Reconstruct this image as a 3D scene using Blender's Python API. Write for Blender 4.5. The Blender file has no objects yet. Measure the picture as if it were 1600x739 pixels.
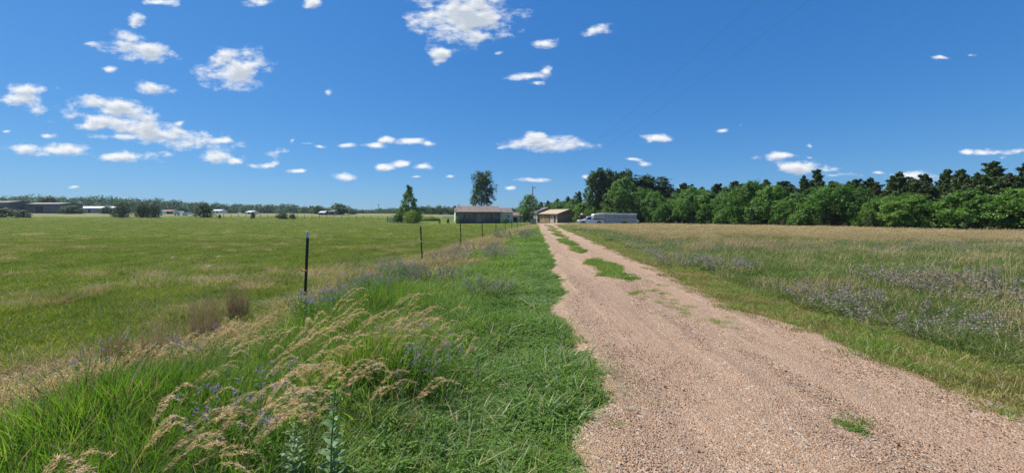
import bpy, math, random
import numpy as np
from mathutils import Vector, Matrix
R = math.radians
random.seed(7)
rng = np.random.default_rng(11)
scene = bpy.context.scene
COL = scene.collection

# ------------------------------------------------------------------ camera
F, HOR, CH = 600.0, 335.0, 1.6          # focal length in photo pixels, horizon row, eye height
cam_d = bpy.data.cameras.new("camera")
cam = bpy.data.objects.new("camera", cam_d)
COL.objects.link(cam)
cam_d.sensor_width = 36.0
cam_d.lens = 36.0 * F / 1600.0
cam_d.shift_y = -(369.5 - HOR) / 1600.0
cam_d.clip_end = 6000
cam_d.clip_start = 0.05
cam.location = (0, 0, CH)
cam.rotation_euler = (R(90), 0, 0)
scene.camera = cam

# ------------------------------------------------------------------ light
SUN_EL, SUN_AZ = 57.0, -62.0            # azimuth from the view direction (+Y), negative = left
sun_d = bpy.data.lights.new("sun", 'SUN')
sun_d.energy = 5.0
sun_d.angle = R(0.53)
sun_d.color = (1.0, 0.965, 0.9)
sun = bpy.data.objects.new("sun", sun_d)
COL.objects.link(sun)
sd = Vector((math.sin(R(SUN_AZ)) * math.cos(R(SUN_EL)), math.cos(R(SUN_AZ)) * math.cos(R(SUN_EL)), math.sin(R(SUN_EL))))
sun.rotation_euler = sd.to_track_quat('Z', 'Y').to_euler()

scene.view_settings.view_transform = 'Standard'
scene.view_settings.look = 'None'
scene.view_settings.exposure = 0.42
scene.view_settings.gamma = 1.0
scene.view_settings.use_curve_mapping = False
scene.cycles.max_bounces = 6
scene.cycles.diffuse_bounces = 3
scene.cycles.glossy_bounces = 2
scene.cycles.transmission_bounces = 3
scene.cycles.transparent_max_bounces = 4
scene.cycles.use_adaptive_sampling = True
scene.cycles.adaptive_threshold = 0.02
scene.cycles.use_denoising = True
scene.cycles.denoiser = 'OPENIMAGEDENOISE'
scene.cycles.denoising_input_passes = 'RGB_ALBEDO_NORMAL'
scene.cycles.denoising_prefilter = 'NONE'
scene.cycles.sample_clamp_indirect = 3.0
scene.cycles.sample_clamp_direct = 6.0
scene.cycles.caustics_reflective = False
scene.cycles.caustics_refractive = False

# ------------------------------------------------------------------ sky
world = bpy.data.worlds.new("World")
scene.world = world
world.use_nodes = True
nt = world.node_tree
for n in list(nt.nodes): nt.nodes.remove(n)
L = nt.links.new
def N(t, **k):
    n = nt.nodes.new(t)
    for a, b in k.items(): setattr(n, a, b)
    return n
sky = N('ShaderNodeTexSky', sky_type='NISHITA', sun_disc=False)
sky.sun_elevation = R(SUN_EL); sky.sun_rotation = R(SUN_AZ)
sky.altitude = 600; sky.air_density = 1.0; sky.dust_density = 0.35; sky.ozone_density = 1.8
hs = N('ShaderNodeHueSaturation'); hs.inputs['Saturation'].default_value = 1.22; hs.inputs['Value'].default_value = 1.0; hs.inputs['Hue'].default_value = 0.5
L(sky.outputs[0], hs.inputs['Color'])
SKY_STRENGTH = 0.092
skm = N('ShaderNodeVectorMath', operation='MULTIPLY'); skm.inputs[1].default_value = (SKY_STRENGTH * 0.80, SKY_STRENGTH * 0.98, SKY_STRENGTH * 1.16)
L(hs.outputs[0], skm.inputs[0])
# response curve of each channel: keeps the band above the horizon from washing out
sc_ = N('ShaderNodeSeparateColor'); L(skm.outputs[0], sc_.inputs[0]); cc_ = N('ShaderNodeCombineColor')
E_ = 2 ** scene.view_settings.exposure
for i_, (a_, g_) in enumerate(((0.34, 0.76), (0.503, 0.59), (0.745, 0.46))):
    pw_ = N('ShaderNodeMath', operation='POWER'); pw_.inputs[1].default_value = g_; L(sc_.outputs[i_], pw_.inputs[0])
    ml_ = N('ShaderNodeMath', operation='MULTIPLY'); ml_.inputs[1].default_value = a_ * E_ ** (g_ - 1); L(pw_.outputs[0], ml_.inputs[0]); L(ml_.outputs[0], cc_.inputs[i_])
tc = N('ShaderNodeTexCoord')
sep = N('ShaderNodeSeparateXYZ'); L(tc.outputs['Generated'], sep.inputs[0])
ymx = N('ShaderNodeMath', operation='MAXIMUM'); ymx.inputs[1].default_value = 0.02; L(sep.outputs['Y'], ymx.inputs[0])
du = N('ShaderNodeMath', operation='DIVIDE'); L(sep.outputs['X'], du.inputs[0]); L(ymx.outputs[0], du.inputs[1])
dv = N('ShaderNodeMath', operation='DIVIDE'); L(sep.outputs['Z'], dv.inputs[0]); L(ymx.outputs[0], dv.inputs[1])
uv = N('ShaderNodeCombineXYZ'); L(du.outputs[0], uv.inputs[0]); L(dv.outputs[0], uv.inputs[1])
# cloud noise: finer towards the horizon, where the clouds are farther
ndir = N('ShaderNodeVectorMath', operation='MULTIPLY'); ndir.inputs[1].default_value = (1.0, 1.9, 1.0); L(uv.outputs[0], ndir.inputs[0])
nz2 = N('ShaderNodeTexNoise'); nz2.inputs['Scale'].default_value = 5; nz2.inputs['Detail'].default_value = 2
L(ndir.outputs[0], nz2.inputs['Vector'])
wsub = N('ShaderNodeVectorMath', operation='SUBTRACT'); wsub.inputs[1].default_value = (0.5, 0.5, 0.5); L(nz2.outputs['Color'], wsub.inputs[0])
wsc = N('ShaderNodeVectorMath', operation='MULTIPLY'); wsc.inputs[1].default_value = (0.05, 0.025, 0); L(wsub.outputs[0], wsc.inputs[0])
wuv = N('ShaderNodeVectorMath', operation='ADD'); L(uv.outputs[0], wuv.inputs[0]); L(wsc.outputs[0], wuv.inputs[1])
# (column, row, half width, half height, weight) of each cloud, turned into a direction
CL = [(180,166,62,14,1.1,1),(235,206,138,16,1.15,1),(150,196,40,9,1),(205,210,60,9,1),(345,219,24,8,.9),(110,182,22,9,.8),(222,78,56,14,1.1,1),(190,68,30,10,.9),(195,58,32,14,.9),(212,33,14,18,.7),(140,68,18,5,.6),
 (240,137,32,13,.85),(262,120,14,7,.5),(170,108,18,6,.5),(368,110,44,30,1.15),(355,92,26,14,.8),(20,155,40,12,1),(35,140,38,10,.9),(75,213,16,5,.8),(5,208,10,4,.7),(80,235,68,9,1),(198,243,50,9,1.05),
 (330,243,34,9,.95),(365,250,18,6,.8),(284,192,14,7,.8),(255,3,35,7,.8),(400,3,26,9,.9),(488,5,13,12,.9),(118,291,11,3,.7),(418,257,24,6,1),(462,268,17,4,.9),(478,226,24,4,.7),(460,220,6,5,.6),(503,230,12,5,.8),(545,229,16,5,.9),
 (585,228,20,6,.95),(603,218,16,7,1),(641,221,26,7,1),(668,224,18,7,.7),(538,277,23,6,1),(598,262,14,6,1),(628,257,13,5,.9),(661,262,16,6,.95),(705,277,12,4,.8),(652,276,12,3,.6),(510,143,8,6,.8),(725,22,64,40,1.25),(690,45,34,24,1.0),(760,20,30,26,.9),(672,8,20,14,.8),(688,86,17,12,1.1),
 (778,86,14,7,.5),(852,68,26,10,.75),(830,121,38,7,.85),(853,114,12,9,.85),(838,131,16,5,.65),(850,224,56,11,1.15),(835,217,26,9,1),(885,226,22,5,.8),(781,230,10,4,.6),(830,282,28,4,.9),(797,293,15,4,.7),(915,277,9,5,.8),
 (1027,214,24,7,.75),(1018,218,10,6,.6),(985,249,22,5,.7),(1010,256,18,6,.65),(1065,291,12,5,.8),(1127,206,14,4,.7),(1158,199,10,5,.4),(1222,245,38,7,.95),(1245,264,32,11,1.05),(1290,266,26,6,.75),(1262,248,10,4,.4),(1300,276,60,7,.6),(1450,276,62,9,.85),
 (1468,91,18,5,.45),(1516,88,20,5,.35),(1550,238,34,6,.8),(1510,236,14,5,.7),(1590,237,18,6,.7),(1565,247,12,6,.6),(1370,270,20,4,.3),(925,45,40,16,.38),(1265,228,9,5,.4)]
TILT = R(10.5)
def cloud_field(off):
    """cloud density for a direction shifted by off: tilted and level ellipses joined softly, edges broken by noise"""
    sh = N('ShaderNodeVectorMath', operation='ADD'); sh.inputs[1].default_value = (off[0], off[1], 0); L(wuv.outputs[0], sh.inputs[0])
    ro = N('ShaderNodeVectorRotate'); ro.rotation_type = 'Z_AXIS'; ro.inputs['Angle'].default_value = TILT; L(sh.outputs[0], ro.inputs['Vector'])
    acc = None
    for cl in CL:
        px, py, rx, ry, w = cl[:5]; tl = len(cl) > 5
        rx *= 1.12; ry *= 1.12
        cx, cy = (px - 800) / F, (HOR - py) / F
        if tl: cx, cy = cx * math.cos(TILT) - cy * math.sin(TILT), cx * math.sin(TILT) + cy * math.cos(TILT)
        ix, iy = F / rx, F / ry
        a = N('ShaderNodeVectorMath', operation='MULTIPLY_ADD'); a.inputs[1].default_value = (ix, iy, 0); a.inputs[2].default_value = (-cx * ix, -cy * iy, 0)
        L((ro if tl else sh).outputs[0], a.inputs[0])
        b = N('ShaderNodeVectorMath', operation='LENGTH'); L(a.outputs[0], b.inputs[0])
        c = N('ShaderNodeMath', operation='MULTIPLY_ADD'); c.inputs[1].default_value = -1.0; c.inputs[2].default_value = 0.22 + 0.80 * w; L(b.outputs['Value'], c.inputs[0])
        if acc is None: acc = c
        else:
            m = N('ShaderNodeMath', operation='SMOOTH_MAX'); m.inputs[2].default_value = 0.15
            L(acc.outputs[0], m.inputs[0]); L(c.outputs[0], m.inputs[1]); acc = m
    nd = N('ShaderNodeVectorMath', operation='MULTIPLY_ADD'); nd.inputs[1].default_value = (1.0, 1.9, 1.0); nd.inputs[2].default_value = (off[0], off[1] * 1.9, 0); L(uv.outputs[0], nd.inputs[0])
    nz = N('ShaderNodeTexNoise'); nz.inputs['Scale'].default_value = 14; nz.inputs['Detail'].default_value = 6; nz.inputs['Roughness'].default_value = 0.6; L(nd.outputs[0], nz.inputs['Vector'])
    nk = N('ShaderNodeMath', operation='MULTIPLY_ADD'); nk.inputs[1].default_value = 3.1; nk.inputs[2].default_value = -1.5; L(nz.outputs['Fac'], nk.inputs[0])
    d = N('ShaderNodeMath', operation='ADD'); L(acc.outputs[0], d.inputs[0]); L(nk.outputs[0], d.inputs[1])
    return d
dn = cloud_field((0, 0)); up = cloud_field((-0.006, 0.011))
al = N('ShaderNodeMapRange', interpolation_type='SMOOTHSTEP'); al.inputs['From Min'].default_value = 0.04; al.inputs['From Max'].default_value = 0.95; L(dn.outputs[0], al.inputs['Value'])
gate = N('ShaderNodeMath', operation='GREATER_THAN'); gate.inputs[1].default_value = 0.05; L(sep.outputs['Y'], gate.inputs[0])
alg = N('ShaderNodeMath', operation='MULTIPLY'); L(al.outputs[0], alg.inputs[0]); L(gate.outputs[0], alg.inputs[1])
shd = N('ShaderNodeMapRange', interpolation_type='SMOOTHSTEP'); shd.inputs['From Min'].default_value = 0.15; shd.inputs['From Max'].default_value = 1.25; L(up.outputs[0], shd.inputs['Value'])
ccr = N('ShaderNodeMixRGB'); ccr.inputs[1].default_value = (0.70, 0.72, 0.745, 1); ccr.inputs[2].default_value = (0.40, 0.45, 0.52, 1); L(shd.outputs[0], ccr.inputs[0])  # shade on the cloud undersides is mixed into their colour
mixc = N('ShaderNodeMixRGB'); L(alg.outputs[0], mixc.inputs[0]); L(cc_.outputs[0], mixc.inputs[1]); L(ccr.outputs[0], mixc.inputs[2])
bg = N('ShaderNodeBackground'); bg.inputs['Strength'].default_value = 1.0; L(mixc.outputs[0], bg.inputs['Color'])
wo = N('ShaderNodeOutputWorld'); L(bg.outputs[0], wo.inputs['Surface'])
world.cycles.sampling_method = 'MANUAL'; world.cycles.sample_map_resolution = 512

# ------------------------------------------------------------------ terrain
def sst(a, b, x):
    t = np.clip((x - a) / (b - a), 0, 1); return t * t * (3 - 2 * t)
def vnoise(x, y, s, seed=0):
    """smooth value noise, 0..1, numpy"""
    x = np.asarray(x, float) / s + seed * 17.3; y = np.asarray(y, float) / s + seed * 9.1
    xi, yi = np.floor(x), np.floor(y); fx, fy = x - xi, y - yi
    fx = fx * fx * (3 - 2 * fx); fy = fy * fy * (3 - 2 * fy)
    def h(i, j):
        v = np.sin(i * 127.1 + j * 311.7 + seed * 74.7) * 43758.5453
        return v - np.floor(v)
    return (h(xi, yi) * (1 - fx) + h(xi + 1, yi) * fx) * (1 - fy) + (h(xi, yi + 1) * (1 - fx) + h(xi + 1, yi + 1) * fx) * fy
def terrain(x, y):
    x = np.asarray(x, float); y = np.asarray(y, float)
    r = np.hypot(x, y)
    z = -0.75 * sst(20, 100, y) * sst(-75, -25, x)
    z = z + 0.0 + (2.2 + 0.75 * sst(-75, -25, x)) * sst(105, 300, r)
    return z
def gz(x, y): return float(terrain(x, y))
def G(px, py):
    """where the ray through a pixel of the photograph meets the ground: used to read the plan off the photograph"""
    ys = np.arange(1.5, 600, 0.05); xs = (px - 800) / F * ys; zr = CH - (py - HOR) / F * ys
    k = int(np.argmax(zr <= terrain(xs, ys)))
    return float(xs[k]), float(ys[k])
def XY(px, Y): return (px - 800) / F * Y
def ZZ(py, Y): return CH - (py - HOR) / F * Y

fence_x = lambda y: -4.32 + 0.107 * np.asarray(y, float)
LE = [(1.0,.30),(2.4,.44),(2.75,.38),(3.2,.80),(3.6,.86),(4.3,.88),(5.2,.82),(6.3,.66),(6.9,.92),(7.7,1.16),(8.4,1.12),(9.2,1.22),(11,1.25),(13,1.5),(16,1.7),(20,1.85),(28,2.35),(40,3.0),(60,4.3),(78,5.2),(100,6.6)]
RE = [(1.0,3.9),(3.0,3.98),(4.0,4.03),(5.3,4.02),(6.3,3.72),(8.4,3.95),(11.4,4.15),(16.3,4.4),(26.7,4.85),(40,5.6),(60,7.3),(78,8.9),(88,11.5),(100,14.0)]
def road_l(y): return np.interp(y, [a for a, b in LE], [b for a, b in LE])
def road_r(y): return np.interp(y, [a for a, b in RE], [b for a, b in RE])

# ------------------------------------------------------------------ helpers
def link(o, parent=None):
    COL.objects.link(o)
    if parent is not None: o.parent = parent
    return o
def tag(o, label=None, cat=None, group=None, kind=None):
    if label: o['label'] = label
    if cat: o['category'] = cat
    if group: o['group'] = group
    if kind: o['kind'] = kind
    return o
def empty(name, loc, rz=0.0, s=1.0):
    o = bpy.data.objects.new(name, None); COL.objects.link(o)
    o.location = loc; o.rotation_euler = (0, 0, rz); o.scale = (s, s, s) if not hasattr(s, '__len__') else s
    o.empty_display_size = 0.1
    return o
class MB:
    def __init__(s): s.v = []; s.f = []; s.mi = []; s.cur = 0
    def add(s, vs, fs):
        k = len(s.v); s.v += [tuple(v) for v in vs]; s.f += [tuple(i + k for i in f) for f in fs]; s.mi += [s.cur] * len(fs); return s
    def box(s, c, d, rz=0.0, ry=0.0):
        x, y, z = d[0] / 2, d[1] / 2, d[2] / 2
        M = Matrix.Translation(c) @ Matrix.Rotation(rz, 4, 'Z') @ Matrix.Rotation(ry, 4, 'Y')
        vs = [M @ Vector(p) for p in ((-x,-y,-z),(x,-y,-z),(x,y,-z),(-x,y,-z),(-x,-y,z),(x,-y,z),(x,y,z),(-x,y,z))]
        return s.add(vs, [(0,3,2,1),(4,5,6,7),(0,1,5,4),(1,2,6,5),(2,3,7,6),(3,0,4,7)])
    def tube(s, pts, rad, n=8, cap=True):
        pts = [Vector(p) for p in pts]
        if not hasattr(rad, '__len__'): rad = [rad] * len(pts)
        rings = []
        for i, p in enumerate(pts):
            d = (pts[min(i + 1, len(pts) - 1)] - pts[max(i - 1, 0)]).normalized()
            u = d.orthogonal().normalized() if i == 0 else (rings[-1][1] - d * rings[-1][1].dot(d)).normalized()
            w = d.cross(u)
            rings.append(([p + (u * math.cos(2 * math.pi * k / n) + w * math.sin(2 * math.pi * k / n)) * rad[i] for k in range(n)], u))
        vs = [q for r in rings for q in r[0]]
        fs = [(i * n + k, i * n + (k + 1) % n, (i + 1) * n + (k + 1) % n, (i + 1) * n + k) for i in range(len(pts) - 1) for k in range(n)]
        if cap: fs += [tuple(range(n - 1, -1, -1)), tuple((len(pts) - 1) * n + k for k in range(n))]
        return s.add(vs, fs)
    def prism(s, prof, y0, y1):
        """profile in x,z extruded along y"""
        n = len(prof)
        vs = [(x, y0, z) for x, z in prof] + [(x, y1, z) for x, z in prof]
        return s.add(vs, [tuple(range(n)), tuple(range(2 * n - 1, n - 1, -1))] + [(i, n + i, n + (i + 1) % n, (i + 1) % n) for i in range(n)])
    def ball(s, c, r, n=10, m=6):
        vs = []; fs = []
        for i in range(m + 1):
            t = math.pi * i / m
            for k in range(n):
                a = 2 * math.pi * k / n
                vs.append((c[0] + r[0] * math.sin(t) * math.cos(a), c[1] + r[1] * math.sin(t) * math.sin(a), c[2] + r[2] * math.cos(t)))
        for i in range(m):
            for k in range(n):
                fs.append((i * n + k, (i + 1) * n + k, (i + 1) * n + (k + 1) % n, i * n + (k + 1) % n))
        return s.add(vs, fs)
    def build(s, name, mat, parent=None, smooth=False, bevel=0.0, loc=None):
        me = bpy.data.meshes.new(name); me.from_pydata(s.v, [], s.f)
        mats = mat if isinstance(mat, (list, tuple)) else [mat]
        for m in mats: me.materials.append(m)
        if len(mats) > 1: me.polygons.foreach_set('material_index', s.mi)
        me.validate(); me.update()
        if smooth: me.polygons.foreach_set('use_smooth', [True] * len(me.polygons))
        o = bpy.data.objects.new(name, me)
        if loc: o.location = loc
        if bevel:
            b = o.modifiers.new('bevel', 'BEVEL'); b.width = bevel; b.segments = 2; b.limit_method = 'ANGLE'; b.angle_limit = R(35)
        return link(o, parent)
def mesh_np(name, V, Fq, mats, mi=None, attrs=None, smooth=False):
    """fast mesh from numpy arrays of quads"""
    me = bpy.data.meshes.new(name)
    me.vertices.add(len(V)); me.vertices.foreach_set('co', np.asarray(V, np.float32).ravel())
    nf = len(Fq)
    me.loops.add(nf * 4); me.loops.foreach_set('vertex_index', np.asarray(Fq, np.int32).ravel())
    me.polygons.add(nf); me.polygons.foreach_set('loop_start', np.arange(nf, dtype=np.int32) * 4)
    for m in mats: me.materials.append(m)
    if mi is not None: me.polygons.foreach_set('material_index', np.asarray(mi, np.int32))
    if smooth: me.polygons.foreach_set('use_smooth', np.ones(nf, bool))
    for k, a in (attrs or {}).items():
        at = me.attributes.new(k, 'FLOAT', 'POINT'); at.data.foreach_set('value', np.asarray(a, np.float32))
    me.update(calc_edges=True)
    return me

# ------------------------------------------------------------------ materials
def newmat(name):
    m = bpy.data.materials.new(name); m.use_nodes = True
    t = m.node_tree
    for n in list(t.nodes): t.nodes.remove(n)
    out = t.nodes.new('ShaderNodeOutputMaterial')
    p = t.nodes.new('ShaderNodeBsdfPrincipled')
    t.links.new(p.outputs[0], out.inputs[0])
    return m, t, p, out
def noise(t, scale, detail=3, rough=0.55, vec=None, coord='pos'):
    n = t.nodes.new('ShaderNodeTexNoise'); n.inputs['Scale'].default_value = scale; n.inputs['Detail'].default_value = detail; n.inputs['Roughness'].default_value = rough
    if vec is None:
        if coord == 'pos': g = t.nodes.new('ShaderNodeNewGeometry'); vec = g.outputs['Position']
        else: g = t.nodes.new('ShaderNodeTexCoord'); vec = g.outputs['Object']
    t.links.new(vec, n.inputs['Vector'])
    return n.outputs['Fac']
def math_(t, op, a, b, c=None):
    n = t.nodes.new('ShaderNodeMath'); n.operation = op
    for i, x in enumerate((a, b, c)):
        if x is None: continue
        if isinstance(x, (int, float)): n.inputs[i].default_value = x
        else: t.links.new(x, n.inputs[i])
    return n.outputs[0]
def ramp(t, fac, cols):
    n = t.nodes.new('ShaderNodeValToRGB'); e = n.color_ramp.elements
    while len(e) < len(cols): e.new(0.5)
    for i, (p, c) in enumerate(cols): e[i].position = p; e[i].color = (*c, 1)
    t.links.new(fac, n.inputs[0]); return n.outputs[0]
def mix(t, fac, a, b, mode='MIX'):
    n = t.nodes.new('ShaderNodeMixRGB'); n.blend_type = mode
    for i, x in enumerate((fac, a, b)):
        if isinstance(x, (int, float)): n.inputs[i].default_value = x
        elif isinstance(x, tuple): n.inputs[i].default_value = (*x, 1)
        else: t.links.new(x, n.inputs[i])
    return n.outputs[0]
def smooth_map(t, v, a, b):
    n = t.nodes.new('ShaderNodeMapRange'); n.interpolation_type = 'SMOOTHSTEP'
    n.inputs['From Min'].default_value = a; n.inputs['From Max'].default_value = b; t.links.new(v, n.inputs['Value']); return n.outputs[0]
def bump(t, p, h, dist, strength=1.0):
    b = t.nodes.new('ShaderNodeBump'); b.inputs['Distance'].default_value = dist; b.inputs['Strength'].default_value = strength
    t.links.new(h, b.inputs['Height']); t.links.new(b.outputs[0], p.inputs['Normal'])
def veg(name, cols, transl=0.35, tcol=(0.9, 1.0, 0.35), rough=0.6, wtint=0.5, wnoise=0.35, wrand=0.3, nscale=0.8, spec=0.18):
    """leaf material: colour from a per-leaf tint, a field-sized noise and the instance's own random number"""
    m, t, p, out = newmat(name)
    a = t.nodes.new('ShaderNodeAttribute'); a.attribute_name = 'tint'
    oi = t.nodes.new('ShaderNodeObjectInfo')
    f = math_(t, 'MULTIPLY', a.outputs['Fac'], wtint)
    f = math_(t, 'MULTIPLY_ADD', noise(t, nscale, 3), wnoise * 1.8, f)
    f = math_(t, 'MULTIPLY_ADD', oi.outputs['Random'], wrand, f)
    f = math_(t, 'ADD', f, -0.4 * wnoise)
    f = math_(t, 'DIVIDE', f, wtint + wnoise + wrand)
    col = ramp(t, f, cols)
    t.links.new(col, p.inputs['Base Color'])
    p.inputs['Roughness'].default_value = rough
    p.inputs['Specular IOR Level'].default_value = spec
    if transl > 0:
        tr = t.nodes.new('ShaderNodeBsdfTranslucent')
        t.links.new(mix(t, 1.0, col, tuple(2.0 * x for x in tcol), 'MULTIPLY'), tr.inputs['Color'])
        ms = t.nodes.new('ShaderNodeMixShader'); ms.inputs[0].default_value = transl
        t.links.new(p.outputs[0], ms.inputs[1]); t.links.new(tr.outputs[0], ms.inputs[2]); t.links.new(ms.outputs[0], out.inputs[0])
    return m
def paint(name, c, rough=0.6, metal=0.0, var=0.12, nscale=6.0, bscale=0, bdist=0.003, spec=0.4, streak=False):
    m, t, p, out = newmat(name)
    tco = t.nodes.new('ShaderNodeTexCoord')
    vec = tco.outputs['Object']
    if streak:
        mp = t.nodes.new('ShaderNodeMapping'); mp.inputs['Scale'].default_value = (6, 6, 0.7); t.links.new(vec, mp.inputs[0]); vec = mp.outputs[0]
    n = noise(t, nscale, 5, 0.6, vec)
    col = ramp(t, n, [(0.3, tuple(x * (1 - var * 1.6) for x in c)), (0.7, tuple(min(1, x * (1 + var)) for x in c))])
    t.links.new(col, p.inputs['Base Color'])
    p.inputs['Roughness'].default_value = rough; p.inputs['Metallic'].default_value = metal; p.inputs['Specular IOR Level'].default_value = spec
    if bscale: bump(t, p, noise(t, bscale, 4, 0.6, tco.outputs['Object']), bdist)
    return m
def ribbed(name, c, period=0.23, axis='X', rough=0.5, metal=0.0, depth=0.02, var=0.1, dark=0.8):
    """metal or board siding: ribs along one axis as bump, plus weathering"""
    m, t, p, out = newmat(name)
    tco = t.nodes.new('ShaderNodeTexCoord'); sp = t.nodes.new('ShaderNodeSeparateXYZ'); t.links.new(tco.outputs['Object'], sp.inputs[0])
    w = math_(t, 'MULTIPLY', sp.outputs[axis], 1.0 / period)
    fr = math_(t, 'FRACT', w, None)
    rb = smooth_map(t, math_(t, 'ABSOLUTE', math_(t, 'SUBTRACT', fr, 0.5), None), 0.36, 0.47)
    fl = math_(t, 'FLOOR', w, None)
    wn = t.nodes.new('ShaderNodeTexWhiteNoise'); wn.noise_dimensions = '1D'; t.links.new(fl, wn.inputs['W'])
    n = noise(t, 1.7, 5, 0.6, tco.outputs['Object'])
    f = math_(t, 'MULTIPLY_ADD', wn.outputs['Value'], 0.3, math_(t, 'MULTIPLY', n, 0.8))
    col = ramp(t, f, [(0.2, tuple(x * (1 - 1.5 * var) for x in c)), (0.8, tuple(min(1, x * (1 + var)) for x in c))])
    col = mix(t, math_(t, 'MULTIPLY', rb, 1 - dark), col, tuple(x * 0.3 for x in c))
    t.links.new(col, p.inputs['Base Color']); p.inputs['Roughness'].default_value = rough; p.inputs['Metallic'].default_value = metal
    bump(t, p, rb, -depth)
    return m

GREENS = [(0.15, (0.028, 0.060, 0.012)), (0.5, (0.065, 0.135, 0.022)), (0.85, (0.14, 0.21, 0.045))]
M = {}
M['grass_tall'] = veg('tall_grass', [(0.1, (0.046, 0.095, 0.017)), (0.45, (0.098, 0.182, 0.029)), (0.72, (0.163, 0.257, 0.046)), (0.92, (0.338, 0.338, 0.120))], 0.35, rough=0.6, spec=0.2)
M['grass_verge'] = veg('verge_grass', [(0.1, (0.081, 0.140, 0.024)), (0.5, (0.155, 0.252, 0.041)), (0.78, (0.236, 0.322, 0.072)), (0.95, (0.432, 0.420, 0.180))], 0.33, rough=0.5, spec=0.28)
M['pasture'] = veg('pasture_grass', [(0.12, (0.064, 0.104, 0.014)), (0.40, (0.127, 0.180, 0.025)), (0.60, (0.190, 0.229, 0.045)), (0.78, (0.311, 0.289, 0.099)), (0.95, (0.531, 0.437, 0.216))], 0.3, rough=0.6, nscale=0.8, wnoise=0.6)
M['straw'] = veg('straw', [(0.1, (0.24, 0.18, 0.09)), (0.5, (0.41, 0.32, 0.18)), (0.9, (0.58, 0.48, 0.30))], 0.2, (1, .9, .6), rough=0.7)
M['meadow'] = veg('meadow_grass', [(0.12, (0.105, 0.130, 0.037)), (0.33, (0.231, 0.210, 0.078)), (0.58, (0.410, 0.320, 0.156)), (0.9, (0.578, 0.440, 0.239))], 0.25, (1, .95, .6), rough=0.65, nscale=0.22, wnoise=0.6)
M['meadow_green'] = veg('meadow_green_grass', [(0.12, (0.050, 0.094, 0.018)), (0.5, (0.099, 0.160, 0.030)), (0.8, (0.187, 0.220, 0.060)), (0.96, (0.374, 0.330, 0.150))], 0.3, rough=0.55, nscale=0.4)
M['mown'] = veg('mown_grass', [(0.1, (0.10, 0.125, 0.028)), (0.4, (0.19, 0.20, 0.05)), (0.65, (0.30, 0.26, 0.095)), (0.9, (0.46, 0.37, 0.20))], 0.25, (1, .95, .5), rough=0.65, nscale=1.6, wnoise=0.6)
M['clover'] = veg('clover_leaf', [(0.1, (0.055, 0.115, 0.024)), (0.45, (0.105, 0.195, 0.036)), (0.75, (0.17, 0.255, 0.055)), (0.95, (0.27, 0.30, 0.10))], 0.3, rough=0.6, spec=0.2, nscale=1.3, wnoise=0.5)
M['seed'] = veg('seed_head', [(0.1, (0.376, 0.259, 0.141)), (0.5, (0.538, 0.396, 0.241)), (0.9, (0.699, 0.552, 0.365))], 0.4, (.95, .85, .65), rough=0.7)
M['purple'] = veg('purple_flower', [(0.1, (0.162, 0.123, 0.208)), (0.5, (0.275, 0.218, 0.328)), (0.9, (0.437, 0.370, 0.448))], 0.25, (.9, .8, 1), rough=0.7)
M['lavender'] = veg('lavender_weed', [(0.1, (0.13, 0.105, 0.10)), (0.5, (0.24, 0.195, 0.175)), (0.9, (0.38, 0.32, 0.29))], 0.2, (1, .95, 1), rough=0.75)
M['greystem'] = veg('grey_green_stem', [(0.1, (0.090, 0.112, 0.060)), (0.5, (0.165, 0.188, 0.105)), (0.9, (0.300, 0.300, 0.180))], 0.2, rough=0.65)
M['brownstem'] = veg('brown_stem', [(0.1, (0.17, 0.12, 0.065)), (0.5, (0.30, 0.22, 0.12)), (0.9, (0.45, 0.35, 0.21))], 0.15, (1, .9, .7), rough=0.7)
M['mulleinleaf'] = veg('milkweed_leaf', [(0.1, (0.10, 0.17, 0.07)), (0.5, (0.19, 0.28, 0.13)), (0.9, (0.33, 0.42, 0.24))], 0.25, rough=0.5)
M['mulleintop'] = veg('milkweed_bud', [(0.1, (0.16, 0.25, 0.05)), (0.9, (0.38, 0.48, 0.12))], 0.25, rough=0.5)
M['yellow'] = veg('yellow_bloom', [(0.1, (0.40, 0.36, 0.04)), (0.9, (0.6, 0.55, 0.08))], 0.25, rough=0.6)
def leafmat(name, a, b, c, **k): return veg(name, [(0.15, a), (0.5, b), (0.85, c)], wtint=0.6, wnoise=0.2, wrand=0.25, nscale=0.6, **k)
M['leaf_mid'] = leafmat('broadleaf_green', (0.034, 0.081, 0.019), (0.087, 0.183, 0.035), (0.189, 0.299, 0.060), transl=0.32, rough=0.6, spec=0.2)
M['leaf_light'] = leafmat('pale_broadleaf', (0.040, 0.098, 0.016), (0.098, 0.190, 0.032), (0.196, 0.287, 0.063), transl=0.3, rough=0.45)
M['leaf_dark'] = leafmat('cottonwood_leaf', (0.025, 0.057, 0.017), (0.057, 0.108, 0.029), (0.129, 0.187, 0.051), transl=0.2, rough=0.6, spec=0.2)
M['cedar'] = leafmat('cedar_needles', (0.030, 0.060, 0.018), (0.066, 0.109, 0.033), (0.140, 0.173, 0.053), transl=0.1, rough=0.6)
M['cedar_brown'] = leafmat('brownish_cedar_needles', (0.047, 0.056, 0.022), (0.093, 0.101, 0.040), (0.163, 0.155, 0.070), transl=0.1, rough=0.6)
M['leaf_far'] = leafmat('far_leaf', (0.030, 0.072, 0.023), (0.060, 0.130, 0.041), (0.120, 0.208, 0.063), transl=0.15, rough=0.6)
M['leaf_yellow'] = leafmat('yellow_green_leaf', (0.09, 0.14, 0.012), (0.18, 0.25, 0.02), (0.32, 0.36, 0.04), transl=0.3)
M['bark'] = paint('bark', (0.11, 0.085, 0.06), 0.9, var=0.35, nscale=9, bscale=30, bdist=0.02)
M['white'] = paint('white_paint', (0.74, 0.74, 0.72), 0.5, var=0.05)
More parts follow.
